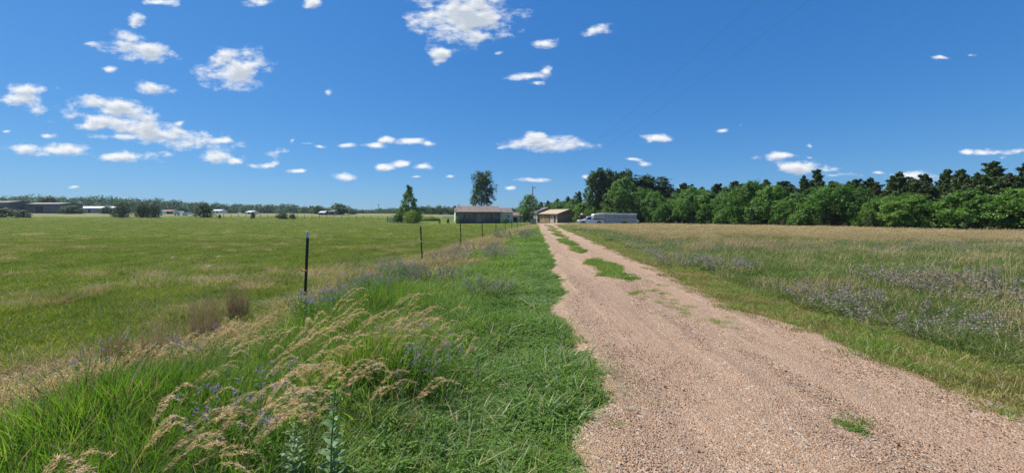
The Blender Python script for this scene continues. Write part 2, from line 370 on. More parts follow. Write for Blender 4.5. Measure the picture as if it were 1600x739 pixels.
M['wall_tan'] = ribbed('tan_lap_siding', (0.483, 0.425, 0.322), 0.16, 'Z', 0.6, depth=0.012)
M['wall_grey'] = ribbed('grey_green_siding', (0.34, 0.32, 0.24), 0.16, 'Z', 0.6, depth=0.012)
M['shingle'] = ribbed('brown_shingle', (0.194, 0.141, 0.117), 0.30, 'X', 0.85, depth=0.01, var=0.2)
M['wall_wing'] = ribbed('pale_lap_siding', (0.66, 0.58, 0.42), 0.16, 'Z', 0.6, depth=0.012)
M['glass'] = paint('window_glass', (0.02, 0.025, 0.03), 0.08, var=0.1, spec=0.8)
M['curtain'] = paint('window_curtain', (0.55, 0.54, 0.5), 0.8)
M['darkwood'] = paint('dark_stained_wood', (0.055, 0.045, 0.04), 0.75, var=0.3, streak=True)
M['concrete'] = paint('concrete', (0.42, 0.40, 0.36), 0.85, var=0.15, nscale=3)
M['metal_grey'] = paint('galvanised_metal', (0.32, 0.33, 0.33), 0.45, 0.6, var=0.2)
M['cream_metal'] = ribbed('cream_metal_siding', (0.792, 0.744, 0.516), 0.45, 'Y', 0.45, depth=0.02)
M['roof_grey'] = ribbed('grey_shingle', (0.14, 0.125, 0.12), 0.3, 'X', 0.85, depth=0.01, var=0.2)
M['roof_tan'] = ribbed('tan_metal_roof', (0.46, 0.36, 0.20), 0.4, 'Y', 0.5, depth=0.02)
M['wood_tan'] = ribbed('weathered_plywood', (0.46, 0.30, 0.17), 0.6, 'Y', 0.75, depth=0.008, var=0.15)
M['wood_orange'] = ribbed('orange_brown_boards', (0.40, 0.235, 0.115), 0.3, 'Y', 0.75, depth=0.01, var=0.15)
M['wall_pink'] = ribbed('pale_tan_panel', (0.60, 0.50, 0.37), 0.6, 'Y', 0.7, depth=0.008)
M['gable_brown'] = ribbed('brown_metal_siding', (0.20, 0.15, 0.11), 0.23, 'X', 0.5, depth=0.02)
M['door_brown'] = ribbed('brown_door_panel', (0.235, 0.19, 0.15), 0.5, 'Z', 0.5, depth=0.015)
M['trim_brown'] = paint('brown_trim', (0.13, 0.075, 0.05), 0.6)
M['shed_grey'] = ribbed('weathered_grey_siding', (0.10, 0.105, 0.105), 0.6, 'X', 0.6, depth=0.03, var=0.25)
M['roof_light'] = ribbed('pale_metal_roof', (0.58, 0.60, 0.60), 0.6, 'X', 0.35, 0.3, depth=0.02)
M['wall_blue'] = ribbed('blue_grey_siding', (0.26, 0.31, 0.36), 0.5, 'X', 0.6, depth=0.02)
M['barn_red'] = ribbed('red_brown_siding', (0.33, 0.12, 0.07), 0.5, 'X', 0.7, depth=0.02)
M['pole_wood'] = paint('pole_wood', (0.13, 0.10, 0.08), 0.85, var=0.3, streak=True)
M['post_black'] = paint('post_paint', (0.022, 0.026, 0.022), 0.55, var=0.3, nscale=25)
M['post_silver'] = paint('post_tip', (0.85, 0.85, 0.84), 0.45, 0.0, var=0.1)
M['insul_orange'] = paint('insulator', (0.62, 0.25, 0.02), 0.5)
M['insul_yellow'] = paint('pale_insulator', (0.65, 0.58, 0.3), 0.5)
M['wire'] = paint('wire', (0.16, 0.16, 0.16), 0.5, 0.5)
M['cable'] = paint('cable', (0.10, 0.13, 0.18), 0.6)
M['truck'] = paint('white_car_paint', (0.84, 0.84, 0.82), 0.28, var=0.04, spec=0.6)
M['rubber'] = paint('rubber', (0.02, 0.02, 0.02), 0.85)
M['rim'] = paint('steel_rim', (0.42, 0.42, 0.42), 0.35, 0.7)
M['chrome'] = paint('bumper_metal', (0.5, 0.5, 0.5), 0.25, 0.8)
M['lamp'] = paint('lamp_lens', (0.7, 0.7, 0.68), 0.15, spec=0.8)
M['lamp_red'] = paint('tail_lens', (0.4, 0.02, 0.02), 0.2, spec=0.8)
M['trailer'] = ribbed('trailer_aluminium', (0.437, 0.440, 0.404), 0.55, 'X', 0.6, 0.0, depth=0.012)
M['trailer_gap'] = paint('trailer_gap', (0.05, 0.055, 0.06), 0.6)
M['trailer_roof'] = paint('trailer_roof', (0.86, 0.86, 0.82), 0.4)
M['implement_red'] = paint('faded_red_paint', (0.17, 0.035, 0.028), 0.6, var=0.3)
M['under'] = paint('underbody', (0.02, 0.02, 0.022), 0.8)

# ground
m, t, p, out = newmat('pasture_ground')
g = t.nodes.new('ShaderNodeNewGeometry'); sp = t.nodes.new('ShaderNodeSeparateXYZ'); t.links.new(g.outputs['Position'], sp.inputs[0])
X_, Y_ = sp.outputs['X'], sp.outputs['Y']
ln = t.nodes.new('ShaderNodeVectorMath'); ln.operation = 'LENGTH'; t.links.new(g.outputs['Position'], ln.inputs[0])
n1 = noise(t, 0.09, 5, 0.6); n2 = noise(t, 1.1, 6, 0.65); n3 = noise(t, 9, 5, 0.7)
f = math_(t, 'ADD', math_(t, 'MULTIPLY', n1, 0.5), math_(t, 'ADD', math_(t, 'MULTIPLY', n2, 0.35), math_(t, 'MULTIPLY', n3, 0.3)))
past = ramp(t, f, [(0.36, (0.070, 0.105, 0.014)), (0.55, (0.105, 0.140, 0.020)), (0.68, (0.135, 0.155, 0.030)), (0.82, (0.20, 0.185, 0.06))])
tan = ramp(t, f, [(0.36, (0.13, 0.13, 0.06)), (0.55, (0.27, 0.23, 0.125)), (0.75, (0.40, 0.32, 0.19))])
soil = ramp(t, f, [(0.3, (0.035, 0.04, 0.018)), (0.7, (0.10, 0.09, 0.045))])
sf = math_(t, 'MULTIPLY_ADD', Y_, -0.107, math_(t, 'ADD', X_, 4.32))
sf = math_(t, 'MULTIPLY_ADD', n2, 1.2, math_(t, 'ADD', sf, -0.6))
vm = smooth_map(t, sf, -0.3, 0.4)
c = mix(t, vm, past, soil)
rt = smooth_map(t, math_(t, 'MULTIPLY_ADD', Y_, -0.055, X_), 3.0, 6.0)
c = mix(t, rt, c, tan)
litter_shade = smooth_map(t, math_(t, 'MULTIPLY_ADD', Y_, 0.1923, math_(t, 'MULTIPLY_ADD', n2, 1.5, math_(t, 'ADD', X_, -0.75))), 48.5, 50.5)
c = mix(t, litter_shade, c, (0.035, 0.032, 0.018))  # ground beneath the tree row darkened: leaf litter plus shade painted in
fm = smooth_map(t, math_(t, 'MULTIPLY_ADD', n1, 60, ln.outputs['Value']), 195, 245)
c = mix(t, fm, c, mix(t, 0.5, past, tan))
fm2 = smooth_map(t, math_(t, 'MULTIPLY_ADD', n1, 200, ln.outputs['Value']), 380, 520)
c = mix(t, fm2, c, (0.12, 0.16, 0.05))
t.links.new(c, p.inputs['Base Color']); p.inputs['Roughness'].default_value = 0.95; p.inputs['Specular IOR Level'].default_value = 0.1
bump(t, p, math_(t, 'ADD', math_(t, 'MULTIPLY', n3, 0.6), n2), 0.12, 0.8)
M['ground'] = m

# gravel: cells of several sizes, each with its own stone colour
m, t, p, out = newmat('gravel')
g = t.nodes.new('ShaderNodeNewGeometry'); pos = g.outputs['Position']
at = t.nodes.new('ShaderNodeAttribute'); at.attribute_name = 'lat'
def vor(scale):
    v = t.nodes.new('ShaderNodeTexVoronoi'); v.inputs['Scale'].default_value = scale; t.links.new(pos, v.inputs['Vector'])
    s = t.nodes.new('ShaderNodeSeparateColor'); t.links.new(v.outputs['Color'], s.inputs[0]); return s.outputs[0], v.outputs['Distance']
stone = [(0.0, (0.11, 0.066, 0.041)), (0.18, (0.265, 0.162, 0.100)), (0.45, (0.42, 0.258, 0.155)), (0.68, (0.475, 0.308, 0.188)), (0.84, (0.34, 0.255, 0.185)), (0.95, (0.60, 0.46, 0.325)), (1.0, (0.13, 0.10, 0.075))]
v1, d1 = vor(72); v2, d2 = vor(150); v3, d3 = vor(46)
big = noise(t, 0.7, 4, 0.6); med = noise(t, 5, 4, 0.65)
c1 = ramp(t, v1, stone); c2 = ramp(t, v2, stone); c3 = ramp(t, v3, stone)
fine = mix(t, 0.32, c2, (0.39, 0.24, 0.14))
c = mix(t, smooth_map(t, med, 0.38, 0.62), c1, fine)
c = mix(t, smooth_map(t, math_(t, 'ADD', v3, math_(t, 'MULTIPLY', big, 0.3)), 0.93, 0.97), c, c3)
tr = math_(t, 'MULTIPLY', at.outputs['Fac'], smooth_map(t, big, 0.3, 0.6))
c = mix(t, math_(t, 'MULTIPLY', tr, 0.5), c, (0.42, 0.27, 0.18))
c = mix(t, math_(t, 'MULTIPLY', smooth_map(t, noise(t, 1.6, 5, 0.7), 0.55, 0.75), 0.35), c, (0.30, 0.21, 0.155))
mp_ = t.nodes.new('ShaderNodeMapping'); mp_.inputs['Rotation'].default_value = (0, 0, R(2.5)); mp_.inputs['Scale'].default_value = (5.5, 0.16, 1); t.links.new(pos, mp_.inputs[0])
stk = noise(t, 1.0, 4, 0.6, mp_.outputs[0])
c = mix(t, math_(t, 'MULTIPLY', smooth_map(t, stk, 0.52, 0.66), 0.42), c, (0.26, 0.18, 0.13))
c = mix(t, math_(t, 'MULTIPLY', smooth_map(t, stk, 0.46, 0.34), 0.30), c, (0.56, 0.38, 0.25))
t.links.new(c, p.inputs['Base Color']); p.inputs['Roughness'].default_value = 0.92; p.inputs['Specular IOR Level'].default_value = 0.2
h = math_(t, 'ADD', math_(t, 'MULTIPLY', d1, -1.0), math_(t, 'ADD', math_(t, 'MULTIPLY', d2, -0.5), math_(t, 'MULTIPLY', med, 1.2)))
bump(t, p, h, 0.013, 1.0)
M['gravel'] = m
m, t, p, out = newmat('pebble')
oi = t.nodes.new('ShaderNodeObjectInfo')
t.links.new(ramp(t, oi.outputs['Random'], stone), p.inputs['Base Color']); p.inputs['Roughness'].default_value = 0.85; p.inputs['Specular IOR Level'].default_value = 0.3
M['pebble'] = m

# ------------------------------------------------------------------ ground sheet
def axis(segs):
    out = []
    for a, b, st in segs: out += list(np.arange(a, b, st))
    return np.array(out + [segs[-1][1]])
gx = axis([(-3000, -400, 200), (-400, -100, 20), (-100, 60, 2.0), (60, 400, 20), (400, 3000, 200)])
gy = axis([(-60, 0, 5), (0, 140, 2.0), (140, 500, 15), (500, 3000, 250)])
GX, GY = np.meshgrid(gx, gy); GZ = terrain(GX, GY)
V = np.stack([GX.ravel(), GY.ravel(), GZ.ravel()], 1)
nx, ny = len(gx), len(gy)
I = (np.arange(ny - 1)[:, None] * nx + np.arange(nx - 1)[None, :]).ravel()
Q = np.stack([I, I + 1, I + nx + 1, I + nx], 1)
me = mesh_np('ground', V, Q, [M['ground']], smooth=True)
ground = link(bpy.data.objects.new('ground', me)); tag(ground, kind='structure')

# driveway
ys = np.concatenate([np.arange(-3, 12, 0.06), np.arange(12, 40, 0.25), np.arange(40, 99, 1.0)])
nu = 60
us = np.linspace(0, 1, nu)
lj = road_l(ys) + 0.16 * (vnoise(ys, ys * 0, 0.5, 3) - 0.5) + 0.12 * (vnoise(ys, ys * 0, 0.13, 4) - 0.5) - 0.12
rj = road_r(ys) + 0.22 * (vnoise(ys, ys * 0, 0.7, 5) - 0.5) + 0.12 * (vnoise(ys, ys * 0, 0.15, 6) - 0.5) + 0.08
U, YY = np.meshgrid(us, ys)
XX = lj[:, None] * (1 - U) + rj[:, None] * U
YY = YY + 0.0 * XX
w = (rj - lj)[:, None]
def track(u): return np.exp(-((u - 0.27) / 0.13) ** 2) + np.exp(-((u - 0.74) / 0.13) ** 2)
lat = track(U)
prof = 0.055 * np.clip(np.minimum(U, 1 - U) / 0.06, 0, 1) - 0.03 * lat
prof += 0.022 * (vnoise(XX, YY * 0.25, 0.22, 7) - 0.5) * np.clip(np.minimum(U, 1 - U) / 0.1, 0, 1)
prof += 0.010 * (vnoise(XX, YY, 0.12, 8) - 0.5) * np.clip(np.minimum(U, 1 - U) / 0.1, 0, 1)
ZZr = terrain(XX, YY) + 0.012 + prof
V = np.stack([XX.ravel(), YY.ravel(), ZZr.ravel()], 1)
ny, nx = XX.shape
I = (np.arange(ny - 1)[:, None] * nx + np.arange(nx - 1)[None, :]).ravel()
Q = np.stack([I, I + 1, I + nx + 1, I + nx], 1)
me = mesh_np('gravel_road', V, Q, [M['gravel']], attrs={'lat': lat.ravel()}, smooth=True)
road = link(bpy.data.objects.new('gravel_road', me)); tag(road, kind='structure')
def road_z(x, y):
    l = road_l(y); r = road_r(y); u = (x - l) / (r - l)
    return terrain(x, y) + 0.012 + 0.05 - 0.03 * track(u)

# ------------------------------------------------------------------ leaves and blades, as numpy ribbons
def unit(v): return v / np.maximum(np.linalg.norm(v, axis=1, keepdims=True), 1e-9)
def blades(n, rad, h0, h1, wid, lean=0.35, curl=0.5, wind=0.0, seg=3, rs=None, center=(0, 0)):
    """n grass blades rooted in a disc: returns V, Q, tint"""
    rs = rs or rng
    a = rs.uniform(0, 2 * np.pi, n); r = rad * np.sqrt(rs.uniform(0, 1, n))
    bx, by = center[0] + r * np.cos(a), center[1] + r * np.sin(a)
    h = rs.uniform(h0, h1, n); az = rs.uniform(0, 2 * np.pi, n)
    ln = np.abs(rs.normal(0, lean, n)); cu = np.abs(rs.normal(0, curl, n))
    dx = np.cos(az) * ln + wind * 0.7; dy = np.sin(az) * ln - wind * 0.15
    cx = np.cos(az) * cu + wind; cy = np.sin(az) * cu - wind * 0.2
    wz = rs.uniform(0, np.pi, n); wx, wy = np.cos(wz) * wid / 2, np.sin(wz) * wid / 2
    wv = rs.uniform(0.6, 1.3, n)
    vs = []
    for i in range(seg + 1):
        s = i / seg
        x = bx + h * (dx * s + 0.5 * cx * s * s); y = by + h * (dy * s + 0.5 * cy * s * s)
        z = h * (s - 0.22 * (cx ** 2 + cy ** 2) ** 0.5 * s * s)
        k = (1 - s ** 2.2) * wv if i < seg else 0.06 * wv
        vs.append(np.stack([x - wx * k, y - wy * k, z], 1)); vs.append(np.stack([x + wx * k, y + wy * k, z], 1))
    Vv = np.stack(vs, 1).reshape(-1, 3)
    base = np.arange(n)[:, None] * (2 * (seg + 1))
    q = np.concatenate([base + np.array([[2 * i, 2 * i + 1, 2 * i + 3, 2 * i + 2]]) for i in range(seg)], 0)
    tn = np.repeat(rs.uniform(0, 1, n), 2 * (seg + 1))
    return Vv, q, tn
def leafquads(P, size, nrm=None, jit=1.0, elong=1.7, rs=None, axis=None):
    """a rhombic leaf at every point of P"""
    rs = rs or rng
    n = len(P)
    d = rs.normal(0, 1, (n, 3)) * jit
    nn = unit(d + (nrm if nrm is not None else 0))
    if axis is None: axis = rs.normal(0, 1, (n, 3))
    u = unit(axis - nn * np.sum(axis * nn, 1, keepdims=True)); w = np.cross(nn, u)
    s = np.broadcast_to(size, (n,))[:, None] * rs.uniform(0.7, 1.3, (n, 1))
    Vv = np.stack([P - u * s * elong / 2, P + w * s / 2, P + u * s * elong / 2, P - w * s / 2], 1).reshape(-1, 3)
    q = np.arange(n * 4).reshape(-1, 4)
    return Vv, q, np.repeat(rs.uniform(0, 1, n), 4)
class Acc:
    def __init__(s): s.V = []; s.Q = []; s.T = []; s.M = []; s.n = 0
    def add(s, vqt, mi=0):
        V, Q, T = vqt; s.V.append(V); s.Q.append(Q + s.n); s.T.append(T); s.M.append(np.full(len(Q), mi)); s.n += len(V); return s
    def mesh(s, name, mats): return mesh_np(name, np.concatenate(s.V), np.concatenate(s.Q), mats, np.concatenate(s.M), {'tint': np.concatenate(s.T)})
def ribbon(paths, wid, rs=None):
    """paths: (n, k, 3): thin stems"""
    rs = rs or rng
    n, k, _ = paths.shape
    wz = rs.uniform(0, np.pi, n); off = np.stack([np.cos(wz), np.sin(wz), 0 * wz], 1)[:, None, :] * wid / 2
    Vv = np.stack([paths - off, paths + off], 2).reshape(-1, 3)
    b = np.arange(n)[:, None] * (2 * k)
    q = np.concatenate([b + np.array([[2 * i, 2 * i + 1, 2 * i + 3, 2 * i + 2]]) for i in range(k - 1)], 0)
    return Vv, q, np.repeat(rs.uniform(0, 1, n), 2 * k)

# tuft builders ------------------------------------------------------
def t_grass(h0, h1, n, rad, wid, mats, dry=0.06, **k):
    a = Acc(); a.add(blades(n, rad, h0, h1, wid, **k), 0)
    if dry: a.add(blades(max(2, int(n * dry)), rad, h0, h1 * 1.05, wid * 0.8, lean=0.5, curl=0.5), 1)
    return a.mesh('tuft', mats)
def t_clover(n, rad, hh, size):
    a = Acc()
    an = rng.uniform(0, 2 * np.pi, n); r = rad * np.sqrt(rng.uniform(0, 1, n))
    z = hh * (1 - 0.5 * (r / rad) ** 2) * rng.uniform(0.25, 1, n) ** 0.6
    P = np.stack([r * np.cos(an), r * np.sin(an), z], 1)
    for k in range(3):
        aa = an * 7 + k * 2.094
        off = np.stack([np.cos(aa), np.sin(aa), 0 * aa], 1) * size * 0.6
        a.add(leafquads(P + off, size, nrm=np.array([[0.1, -0.1, 2.0]]), elong=1.25, axis=off + 1e-6))
    st = P[:: 3]; base = st * np.array([[0.7, 0.7, 0]])
    a.add(ribbon(np.stack([base, st], 1), 0.003))
    return a.mesh('tuft', [M['clover']])
def t_leafweed(n, rad, h0, h1):
    """bushy broadleaf weed: short stems with pointed leaves"""
    a = Acc()
    an = rng.uniform(0, 2 * np.pi, n); r = rad * np.sqrt(rng.uniform(0, 1, n)); h = rng.uniform(h0, h1, n)
    b = np.stack([r * np.cos(an) * 0.6, r * np.sin(an) * 0.6, 0 * h], 1); top = b + np.stack([np.cos(an) * h * 0.4, np.sin(an) * h * 0.4, h * (1 - 0.4 * r / rad)], 1)
    a.add(ribbon(np.stack([b, top], 1), 0.003)); k = 7
    s = rng.uniform(0.35, 1.0, (n, k)); c = b[:, None] * (1 - s[..., None]) + top[:, None] * s[..., None]; d = rng.normal(0, 1, (n, k, 3)) * np.array([1, 1, 0.35]) + np.array([0, 0, 0.25])
    d = d / np.linalg.norm(d, axis=2, keepdims=True); a.add(leafquads((c + d * 0.015).reshape(-1, 3), 0.0105, nrm=np.array([[0, 0, 1.3]]), elong=2.8, axis=d.reshape(-1, 3)))
    return a.mesh('tuft', [M['clover']])
def t_alfalfa(n, rad, h0, h1, heads=0.7, fm='purple'):
    a = Acc()
    an = rng.uniform(0, 2 * np.pi, n); r = rad * np.sqrt(rng.uniform(0, 1, n)); h = rng.uniform(h0, h1, n)
    b = np.stack([r * np.cos(an), r * np.sin(an), 0 * h], 1)
    top = b + np.stack([np.cos(an) * h * 0.25 + 0.12 * h, np.sin(an) * h * 0.25, h], 1)
    mid = (b + top) / 2 + np.stack([0 * h, 0 * h, h * 0.06], 1)
    a.add(ribbon(np.stack([b, mid, top], 1), 0.004), 0)
    k = 16
    s = rng.uniform(0.25, 0.97, (n, k)); P = (b[:, None] * (1 - s[..., None]) + top[:, None] * s[..., None]) + rng.normal(0, 0.022, (n, k, 3))
    a.add(leafquads(P.reshape(-1, 3), 0.013, nrm=np.array([[0, 0, 0.8]]), elong=2.2), 0)
    hd = top[rng.uniform(0, 1, n) < heads]
    if len(hd):
        P = (hd[:, None] + rng.normal(0, 1, (len(hd), 16, 3)) * np.array([0.009, 0.009, 0.014])).reshape(-1, 3)
        a.add(leafquads(P, 0.009, elong=1.3), 1)
    return a.mesh('tuft', [M['clover'], M[fm]])
def t_brome(n, rad, h0, h1, lean=0.42):
    """tall stems whose long feathery heads bow downwind"""
    a = Acc()
    an = rng.uniform(0, 2 * np.pi, n); r = rad * np.sqrt(rng.uniform(0, 1, n)); h = rng.uniform(h0, h1, n)
    b = np.stack([r * np.cos(an), r * np.sin(an), 0 * h], 1)
    le = lean * rng.uniform(0.7, 1.3, n); sy = rng.normal(0, 0.15, n)
    ss = np.linspace(0, 1, 12)
    P = np.stack([b + np.stack([h * le * s ** 1.9, h * sy * s ** 2, h * (s - 0.08 * s ** 4)], 1) for s in ss], 1)
    tipd = unit(P[:, -1] - P[:, -2]); last = P[:, -1]
    ext = [last + tipd * (h * 0.07 * q)[:, None] * 1.0 + np.stack([h * 0.03 * q * q, 0 * h, -h * 0.035 * q * q], 1) for q in (1.0, 2.0)]
    P = np.concatenate([P, np.stack(ext, 1)], 1)
    a.add(ribbon(P, 0.0028), 0)
    seg = P[:, 8:, :]; k = 78
    m_ = seg.shape[1] - 1
    u = rng.uniform(0, 1, (n, k)) * m_ * 0.999; i = u.astype(int); f = (u - i)[..., None]; ii = np.arange(n)[:, None]
    c = seg[ii, i] * (1 - f) + seg[ii, i + 1] * f
    wdt = 0.35 + 0.65 * np.sin(np.clip(u / m_, 0, 1) ** 0.8 * np.pi)
    off = np.stack([rng.uniform(0.0, 0.036, (n, k)), rng.normal(0, 0.008, (n, k)), rng.uniform(-0.012, 0.006, (n, k))], 2) * wdt[..., None]
    a.add(leafquads((c + off).reshape(-1, 3), 0.0048, elong=7.5, axis=(np.array([[1.0, 0, 0.10]]) + rng.normal(0, 0.16, (n * k, 3)))), 1)
    return a.mesh('tuft', [M['straw'], M['seed']])
def t_stalks(n, rad, h0, h1, mat='brownstem', lean=0.08, tufty=6):
    a = Acc(); a.add(blades(n, rad, h0, h1, 0.0045, lean=lean, curl=0.12, wind=0.04), 0)
    a.add(blades(n, rad, h0 * 0.3, h0 * 0.8, 0.006, lean=0.3, curl=0.5), 0)
    return a.mesh('tuft', [M[mat]])
def t_weedbush(n, rad, h0, h1, fsize=0.011, per=30, fm='lavender'):
    a = Acc()
    an = rng.uniform(0, 2 * np.pi, n); r = rad * 0.8 * np.sqrt(rng.uniform(0, 1, n)); h = rng.uniform(h0, h1, n)
    b = np.stack([r * np.cos(an), r * np.sin(an), 0 * h], 1)
    sp_ = rad / np.maximum(h, 0.01) * rng.uniform(0.2, 1.0, n)
    top = b + np.stack([np.cos(an) * h * sp_ + 0.05, np.sin(an) * h * sp_, h * (1 - 0.25 * sp_ * h / rad)], 1)
    mid = b * 0.5 + top * 0.5 + np.stack([0 * h, 0 * h, h * 0.08], 1)
    a.add(ribbon(np.stack([b, mid, top], 1), 0.004), 0)
    s = rng.uniform(0.5, 1.0, (n, per)); P = mid[:, None] * (1 - (s[..., None] - 0.5) * 2) + top[:, None] * ((s[..., None] - 0.5) * 2) + rng.normal(0, 0.02, (n, per, 3))
    a.add(leafquads(P.reshape(-1, 3), fsize, elong=1.6), 1)
    s = rng.uniform(0.05, 0.8, (n, per // 2)); P = b[:, None] * (1 - s[..., None]) + top[:, None] * s[..., None] + rng.normal(0, 0.03, (n, per // 2, 3))
    P = P.reshape(-1, 3); P[:, 2] = np.maximum(P[:, 2], 0.01); a.add(leafquads(P, fsize * 1.3, elong=2.2), 0)
    return a.mesh('tuft', [M['greystem'], M[fm]])
def t_tubeheads(n, rad, h0, h1):
    """dry meadow stems with narrow seed heads"""
    a = Acc(); a.add(blades(n * 2, rad, h0 * 0.5, h1 * 0.8, 0.006, lean=0.25, curl=0.45, wind=0.15), 0)
    an = rng.uniform(0, 2 * np.pi, n); r = rad * np.sqrt(rng.uniform(0, 1, n)); h = rng.uniform(h0, h1, n)
    b = np.stack([r * np.cos(an), r * np.sin(an), 0 * h], 1); lx = rng.uniform(0.05, 0.35, n); ly = rng.normal(0, 0.1, n)
    P = np.stack([b + np.stack([h * lx * s * s, h * ly * s, h * s], 1) for s in (0, 0.4, 0.75, 1.0)], 1)
    a.add(ribbon(P, 0.004), 0)
    k = 10; s = rng.uniform(0.78, 1.0, (n, k)); c = b[:, None] + np.stack([h[:, None] * lx[:, None] * s * s, h[:, None] * ly[:, None] * s, h[:, None] * s], 2) + rng.normal(0, 0.006, (n, k, 3))
    a.add(leafquads(c.reshape(-1, 3), 0.007, elong=3.0, axis=np.array([[0.5, 0, 1.0]]) + rng.normal(0, 0.4, (n * k, 3))), 1)
    return a.mesh('tuft', [M['meadow'], M['straw']])

# scatter: one object of points, instances chosen from a library collection -------
def scatter(name, meshes, x, y, z, pick, rz, scl, tilt=0.08):
    lib = bpy.data.collections.new(name + '_library')
    for i, me in enumerate(meshes): lib.objects.link(bpy.data.objects.new('%s_kind_%02d' % (name, i), me))
    n = len(x); me = bpy.data.meshes.new(name); me.vertices.add(n)
    me.vertices.foreach_set('co', np.stack([x, y, z], 1).astype(np.float32).ravel())
    at = me.attributes.new('pick', 'INT', 'POINT'); at.data.foreach_set('value', np.asarray(pick, np.int32))
    rot = np.stack([rng.normal(0, tilt, n), rng.normal(0, tilt, n), rz], 1).astype(np.float32)
    at = me.attributes.new('rot', 'FLOAT_VECTOR', 'POINT'); at.data.foreach_set('vector', rot.ravel())
    scl = np.asarray(scl, np.float32); scl = np.repeat(scl[:, None], 3, 1) if scl.ndim == 1 else scl
    at = me.attributes.new('scl', 'FLOAT_VECTOR', 'POINT'); at.data.foreach_set('vector', scl.ravel())
    o = link(bpy.data.objects.new(name, me)); tag(o, kind='stuff')
    ng = bpy.data.node_groups.new(name, 'GeometryNodeTree')
    ng.interface.new_socket('Geometry', in_out='INPUT', socket_type='NodeSocketGeometry'); ng.interface.new_socket('Geometry', in_out='OUTPUT', socket_type='NodeSocketGeometry')
    gi = ng.nodes.new('NodeGroupInput'); go = ng.nodes.new('NodeGroupOutput'); ip = ng.nodes.new('GeometryNodeInstanceOnPoints'); ci = ng.nodes.new('GeometryNodeCollectionInfo')
    ci.inputs['Collection'].default_value = lib; ci.inputs['Separate Children'].default_value = True; ci.inputs['Reset Children'].default_value = True
    def attr(nm, ty):
        a = ng.nodes.new('GeometryNodeInputNamedAttribute'); a.data_type = ty; a.inputs['Name'].default_value = nm
        return [s for s in a.outputs if s.name == 'Attribute' and s.enabled][0]
    ln = ng.links.new
    ln(gi.outputs[0], ip.inputs['Points']); ln(ci.outputs[0], ip.inputs['Instance']); ip.inputs['Pick Instance'].default_value = True
    ln(attr('pick', 'INT'), ip.inputs['Instance Index']); ln(attr('rot', 'FLOAT_VECTOR'), ip.inputs['Rotation']); ln(attr('scl', 'FLOAT_VECTOR'), ip.inputs['Scale'])
    ln(ip.outputs[0], go.inputs[0])
    md = o.modifiers.new('scatter', 'NODES'); md.node_group = ng
    return o
def cand(y0, y1, n, xl=None, xr=None, margin=1.5, pw=1.0):
    """n random ground points in the view wedge, spread so that near ground gets as many as far ground per area (pw=1) or more (pw<1)"""
    u = rng.uniform(0, 1, n); e = 1 + pw
    y = (y0 ** e + u * (y1 ** e - y0 ** e)) ** (1 / e)
    x = rng.uniform(-1, 1, n) * (1.38 * y + margin)
    return x, y

# ------------------------------------------------------------------ buildings
def gable_roof(root, x0, x1, y0, y1, ze, zr, mat, name='roof', over=0.4, axis='x', th=0.12, trim=None):
    """two slabs meeting at a ridge over the box x0..x1, y0..y1"""
    mb = MB()
    if axis == 'x':
        ym = (y0 + y1) / 2; sl = (zr - ze) / (ym - y0); zo = ze - sl * over
        pr = [(y0 - over, zo), (ym, zr), (y1 + over, zo), (y1 + over, zo + th), (ym, zr + th), (y0 - over, zo + th)]
        n = 6; vs = [(x0 - over, y, z) for y, z in pr] + [(x1 + over, y, z) for y, z in pr]
    else:
        xm = (x0 + x1) / 2; sl = (zr - ze) / (xm - x0); zo = ze - sl * over
        pr = [(x0 - over, zo), (xm, zr), (x1 + over, zo), (x1 + over, zo + th), (xm, zr + th), (x0 - over, zo + th)]
        n = 6; vs = [(x, y0 - over, z) for x, z in pr] + [(x, y1 + over, z) for x, z in pr]
    fs = [(0, 1, 4, 5), (1, 2, 3, 4), (n + 5, n + 4, n + 1, n), (n + 4, n + 3, n + 2, n + 1)] + [(i, n + i, n + (i + 1) % n, (i + 1) % n) for i in range(n)]
    mb.add(vs, fs)
    return mb.build(name, mat, root)
def shell(root, x0, x1, y0, y1, h, zr, mat, axis='x', name='wall'):
    """walls with gable ends, one closed body"""
    mb = MB()
    if axis == 'x':
        ym = (y0 + y1) / 2
        pr = [(y0, -0.4), (y1, -0.4), (y1, h), (ym, zr), (y0, h)]
        vs = [(x0, y, z) for y, z in pr] + [(x1, y, z) for y, z in pr]
    else:
        xm = (x0 + x1) / 2
        pr = [(x0, -0.4), (x1, -0.4), (x1, h), (xm, zr), (x0, h)]
        vs = [(x, y0, z) for x, z in pr] + [(x, y1, z) for x, z in pr]
    mb.add(vs, [(4, 3, 2, 1, 0), (5, 6, 7, 8, 9)] + [(i, (i + 1) % 5, 5 + (i + 1) % 5, 5 + i) for i in range(5)])
    return mb.build(name, mat, root)
def window(root, x, z, w, h, y, face='front', frame='white', glass='glass', split=True, name='window'):
    """a framed window standing 3 cm proud of a wall at y (front) or at x (left side)"""
    def P(c, d):
        return (c, d) if face == 'front' else ((y, c[0], c[2]), (d[1], d[0], d[2]))
    f = MB(); b = 0.08
    yy = (y - 0.02) if face == 'front' else 0
    for c, d in (((x, yy, z + h / 2), (w + b, 0.06, b)), ((x, yy, z - h / 2), (w + b, 0.06, b)), ((x - w / 2, yy, z), (b, 0.06, h - b)), ((x + w / 2, yy, z), (b, 0.06, h - b))):
        f.box(*P(c, d))
    if split: f.box(*P((x, yy, z), (w - b, 0.05, 0.05)))
    o = f.build(name, M[frame], root)
    g_ = MB(); g_.box(*P((x, yy + 0.012 if face == 'front' else yy, z), (w - b, 0.03, h - b))); g_.build('pane', M[glass], o)
    return o

